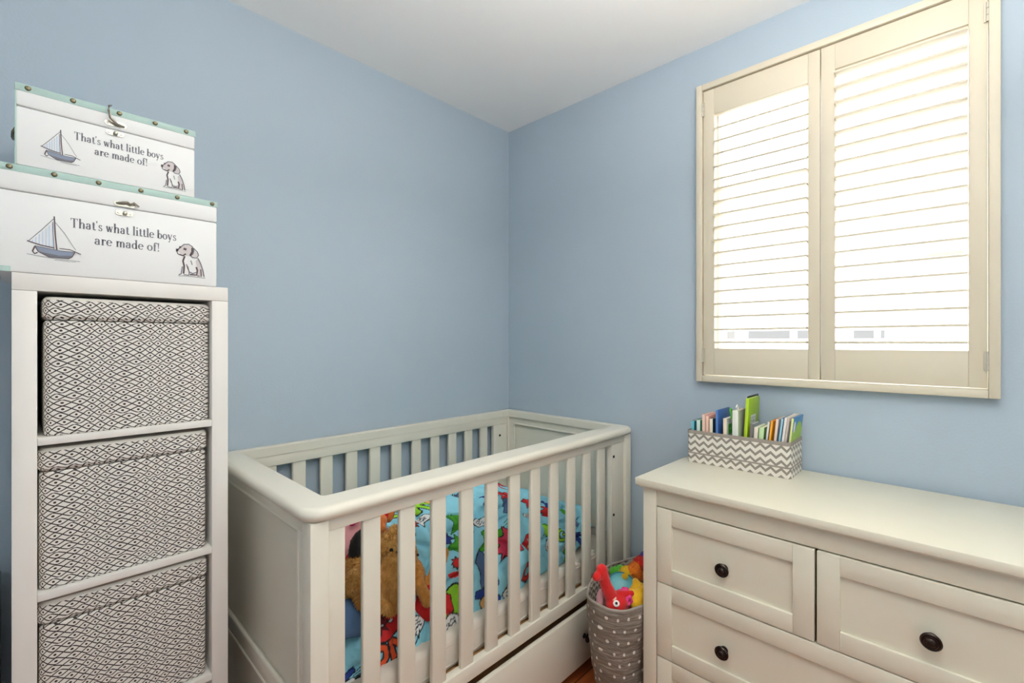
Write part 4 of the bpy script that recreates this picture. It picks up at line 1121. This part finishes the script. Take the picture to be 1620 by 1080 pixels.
def drawer(y0, y1, z0, z1, knobs):
    """y0>y1"""
    d = thing('x', 'x', 'x')
    for k in ('label', 'category'): del d[k]
    d.name = 'drawer'; d.parent = ds; d.location = (-.46, (y0 + y1) / 2, z0)
    ox, oy, oz = d.location
    fx0, fx1 = -.4745 - ox, -.4555 - ox
    Y0, Y1, H = y0 - oy, y1 - oy, z1 - z0; e = .049
    bm = new_bm()
    bx(bm, fx0, fx1, Y1, Y1 + e, 0, H, .0015); bx(bm, fx0, fx1, Y0 - e, Y0, 0, H, .0015)
    bx(bm, fx0 + .0003, fx1, Y1 + e, Y0 - e, 0, e, .0012); bx(bm, fx0 + .0003, fx1, Y1 + e, Y0 - e, H - e, H, .0012)
    obj('drawer_front', bm, M_dress, d, world=False)
    bm = new_bm(); bx(bm, fx0 + .0085, fx1 - .002, Y1 + e - .004, Y0 - e + .004, e - .004, H - e + .004)
    obj('drawer_panel', bm, M_dress, d, world=False)
    bm = new_bm(); bx(bm, fx1, .36, Y1 + .012, Y0 - .012, .01, H - .03); obj('drawer_box', bm, M_slatwood, d, world=False)
    for ky in knobs:
        obj('knob', knob(Matrix.Translation((fx0 + .0085, ky - oy, H * .46)) @ Matrix.Rotation(math.radians(-90), 4, 'Y'), 1.08), M_bronze, d, world=False, label='dark bronze knob')
drawer(-.0690, -.5020, .5390, .7755, [-.276]); drawer(-.5075, -LEN + .0690, .5390, .7755, [-.7245])
drawer(-.0690, -LEN + .0690, .3010, .5355, [-.276, -.7245]); drawer(-.0690, -LEN + .0690, .0640, .2975, [-.276, -.7245])

# ------------------------------------------------------------------ chevron book basket
bb = thing('book_basket', 'grey and white chevron fabric basket of picture books on the dresser', 'basket', (-.098, -1.276, .8622))
bm = new_bm()
def shell(bm, hx, hy, z0, z1, th, r=.012):
    outer = []; 
    def loop(hx, hy, r, z):
        return [bm.verts.new((cx + r * math.cos(math.radians(a0 + 18 * k)), cy + r * math.sin(math.radians(a0 + 18 * k)), z)) for cx, cy, a0 in ((hx - r, hy - r, 0), (-hx + r, hy - r, 90), (-hx + r, -hy + r, 180), (hx - r, -hy + r, 270)) for k in range(6)]
    R_ = [loop(hx, hy, r, z0), loop(hx, hy, r, z1), loop(hx - th, hy - th, r - th, z1), loop(hx - th, hy - th, r - th, z0 + th)]
    n = len(R_[0])
    for a, b in zip(R_, R_[1:]):
        for i in range(n): bm.faces.new((a[i], a[(i+1) % n], b[(i+1) % n], b[i]))
    bm.faces.new(R_[0][::-1]); bm.faces.new(R_[3])
shell(bm, .080, .170, 0, .112, .004); obj('basket_body', bm, M_chev, bb, world=False)
def band(z0, z1, out):
    bm = new_bm(); r = .012; hx, hy = .080 + out, .170 + out
    def loop(o, z):
        return [bm.verts.new((cx + (r + o) * math.cos(math.radians(a0 + 18 * k)), cy + (r + o) * math.sin(math.radians(a0 + 18 * k)), z)) for cx, cy, a0 in ((.080 - r, .170 - r, 0), (-.080 + r, .170 - r, 90), (-.080 + r, -.170 + r, 180), (.080 - r, -.170 + r, 270)) for k in range(6)]
    R_ = [loop(.0003, z0), loop(out, z0 + .001), loop(out, z1 - .001), loop(.0003, z1)]; n = len(R_[0])
    for a, b in zip(R_, R_[1:]):
        for i in range(n): bm.faces.new((a[i], a[(i+1) % n], b[(i+1) % n], b[i]))
    if z1 > .11:
        L_ = loop(-.0045, z1); L2 = loop(-.005, z1 - .008)
        for a, b in ((R_[3], L_), (L_, L2)):
            for i in range(n): bm.faces.new((a[i], a[(i+1) % n], b[(i+1) % n], b[i]))
    return bm
obj('rim_band', band(.106, .118, .0016), M_greyband, bb, world=False, label='plain grey rim band')
obj('lower_band', band(.032, .038, .0012), M_greyband, bb, world=False, label='thin plain grey band')

M_page = mat('board_pages', srgb(236, 226, 208), .7)
BOOKG = 'picture books in the chevron basket'
def book(yc, th, ztop, w, lean, cover, spine, lab, cover2=None, xf_=-.166, z0=.868, page=None, board=True, twist=0):
    """book standing with its cover facing along -y; th thickness, w width toward the wall"""
    t = thing('picture_book', lab, 'book', (xf_ + .004, yc, z0), 0, BOOKG)
    t.rotation_euler = (math.radians(lean), 0, math.radians(twist))
    h = ztop - z0; c = .0016 if board else .0010
    bm = new_bm(); bx(bm, .0018, w - .001, -th / 2 + c, th / 2 - c, .002, h - .002, .0004); obj('pages', bm, page or M_page, t, world=False)
    mc = mat('book_cover', cover, .4); ms_ = mc if spine is None else mat('book_spine', spine, .4)
    bm = new_bm(); bx(bm, 0, w, -th / 2, -th / 2 + c, 0, h, .0005); obj('front_cover', bm, mc, t, world=False)
    bm = new_bm(); bx(bm, 0, w, th / 2 - c, th / 2, 0, h, .0005); obj('back_cover', bm, cover2 or mc, t, world=False)
    bm = new_bm(); bx(bm, -.0004, .0016, -th / 2, th / 2, 0, h, .0005); obj('spine', bm, ms_, t, world=False)
    return t, th, h, w
def patch(t, x0, x1, z0, z1, y, m, name='cover_picture', label=None, shape=None):
    bm = new_bm()
    if shape == 'oval': pts = arc((x0 + x1) / 2, (z0 + z1) / 2, (x1 - x0) / 2, (z1 - z0) / 2, 0, 345, 23)
    else: pts = [(x0, z0), (x1, z0), (x1, z1), (x0, z1)]
    poly(bm, pts, y); return obj(name, bm, m, t, world=False, smooth=False, label=label)
R_ = srgb
book(-1.120, .011, 1.012, .10, 0, R_(30, 110, 130), R_(110, 190, 205), 'teal board book, smallest, at the left end of the chevron basket')
book(-1.141, .013, 1.017, .09, 0, R_(40, 140, 100), R_(205, 222, 214), 'green and white board book next to the teal one at the left end')
book(-1.1605, .011, 1.040, .11, 0, R_(226, 176, 158), R_(240, 206, 186), 'pale pink board book with rounded corners, left part of the basket')
book(-1.1735, .010, 1.036, .11, 0, R_(222, 160, 144), R_(238, 196, 176), 'salmon pink board book directly behind the pale pink one')
book(-1.1875, .011, 1.028, .09, 0, R_(34, 66, 90), R_(240, 230, 206), 'cream-edged board book with dark cover just left of the blue book')
book(-1.2080, .008, 1.060, .13, 0, R_(62, 104, 168), R_(84, 124, 190), 'slim blue hardback left of the middle of the chevron basket')
t, th, h, w = book(-1.236, .012, 1.034, .09, 0, R_(196, 200, 196), R_(240, 222, 196), 'pale board book with a bright green square on its cover')
patch(t, .018, .055, h - .058, h - .022, -th / 2 - .0004, mat('bright_green_print', R_(60, 180, 30), .4), label='bright green square')
patch(t, .030, .044, h - .043, h - .036, -th / 2 - .0008, mat('lime_print', R_(180, 240, 120), .4), 'cover_mark')
t, th, h, w = book(-1.271, .019, 1.066, .10, 0, R_(214, 222, 196), R_(236, 238, 226), 'thick whitish book left of the tall lime green one, with ribbon loops on top')
bm = new_bm(); tube(bm, [(.012, 0, h - .002), (.010, 0, h + .010), (.020, 0, h + .018), (.032, 0, h + .012), (.034, 0, h - .002)], .0022, 8); obj('ribbon_loop', bm, M_white, t, world=False)
bm = new_bm(); tube(bm, [(.0, .012, h - .030), (-.002, .016, h - .004), (.006, .018, h + .006), (.016, .016, h - .002), (.018, .012, h - .030)], .003, 8); obj('ribbon_loop', bm, M_grn, t, world=False, label='green loop')
t, th, h, w = book(-1.2985, .010, 1.112, .125, 3, R_(158, 196, 18), R_(180, 212, 50), 'tall lime green hardback with a white label, tallest in the chevron basket')
patch(t, .030, .085, h - .105, h - .060, -th / 2 - .0005, mat('white_label_paper', R_(226, 232, 228), .5), 'label', 'white cover label')
bm = new_bm()
for a_, b_ in ((.038, .050), (.054, .062), (.066, .078)):
    ribbon(bm, [(a_, h - .090), (a_, h - .070), (b_, h - .070)], .0022, -th / 2 - .0008); ribbon(bm, [(a_, h - .081), (b_, h - .083)], .002, -th / 2 - .0008)
obj('label_print', bm, M_ink, t, world=False, smooth=False)
book(-1.2905, .003, 1.117, .120, 3, R_(18, 18, 20), None, 'tall thin black-covered book right behind the lime green hardback', board=False, xf_=-.138)
book(-1.3140, .009, 1.026, .08, 4, R_(150, 160, 166), R_(128, 118, 116), 'small grey book in front of the tall lime green one')
book(-1.3290, .012, 1.016, .11, 4, R_(206, 214, 190), R_(238, 226, 206), 'cream edged board book right of the tall lime green one')
book(-1.3460, .015, 1.018, .10, 4, R_(130, 176, 96), R_(196, 222, 168), 'pale green chunky board book in the right half of the basket')
book(-1.3600, .006, 1.040, .13, 6, R_(120, 120, 124), R_(226, 226, 224), 'thin grey-white book just left of the orange one')
t, th, h, w = book(-1.3690, .006, 1.044, .13, 6, R_(236, 152, 24), R_(246, 176, 60), 'orange picture book with a red patch on its cover')
patch(t, .050, .11, h - .10, h - .025, -th / 2 - .0005, mat('deep_red_print', R_(170, 40, 24), .4), label='deep red picture', shape='oval')
book(-1.3850, .008, 1.052, .10, 6, R_(176, 178, 182), R_(236, 208, 190), 'pinkish-edged board book between the orange and the blue books')
book(-1.3960, .006, 1.056, .13, 7, R_(28, 90, 146), R_(150, 196, 214), 'deep blue picture book in the right half of the basket')
book(-1.4055, .007, 1.060, .135, 7, R_(240, 236, 226), R_(244, 240, 232), 'white slim picture book, left one of the white pair near the right end')
book(-1.4135, .006, 1.060, .14, 7, R_(230, 214, 200), R_(206, 188, 178), 'off-white slim picture book, right one of the white pair near the right end')
book(-1.4200, .004, 1.050, .10, 7, R_(70, 76, 74), R_(90, 94, 90), 'thin dark grey book second from the right end')
t, th, h, w = book(-1.4270, .006, 1.060, .135, 6.5, R_(60, 136, 192), R_(226, 226, 150), 'blue picture book with a big lime green hill, at the right end of the basket')
patch(t, .002, .133, .002, h - .045, -th / 2 - .0004, mat('lime_hill_print', R_(160, 200, 50), .4), label='lime green hill')
patch(t, .040, .125, h - .085, h - .018, -th / 2 - .0006, bpy.data.materials['lime_hill_print'], 'hill_top', 'round green tree', 'oval')
patch(t, .008, .034, h - .050, h - .012, -th / 2 - .0008, M_white, 'badge', 'white round badge', 'oval')
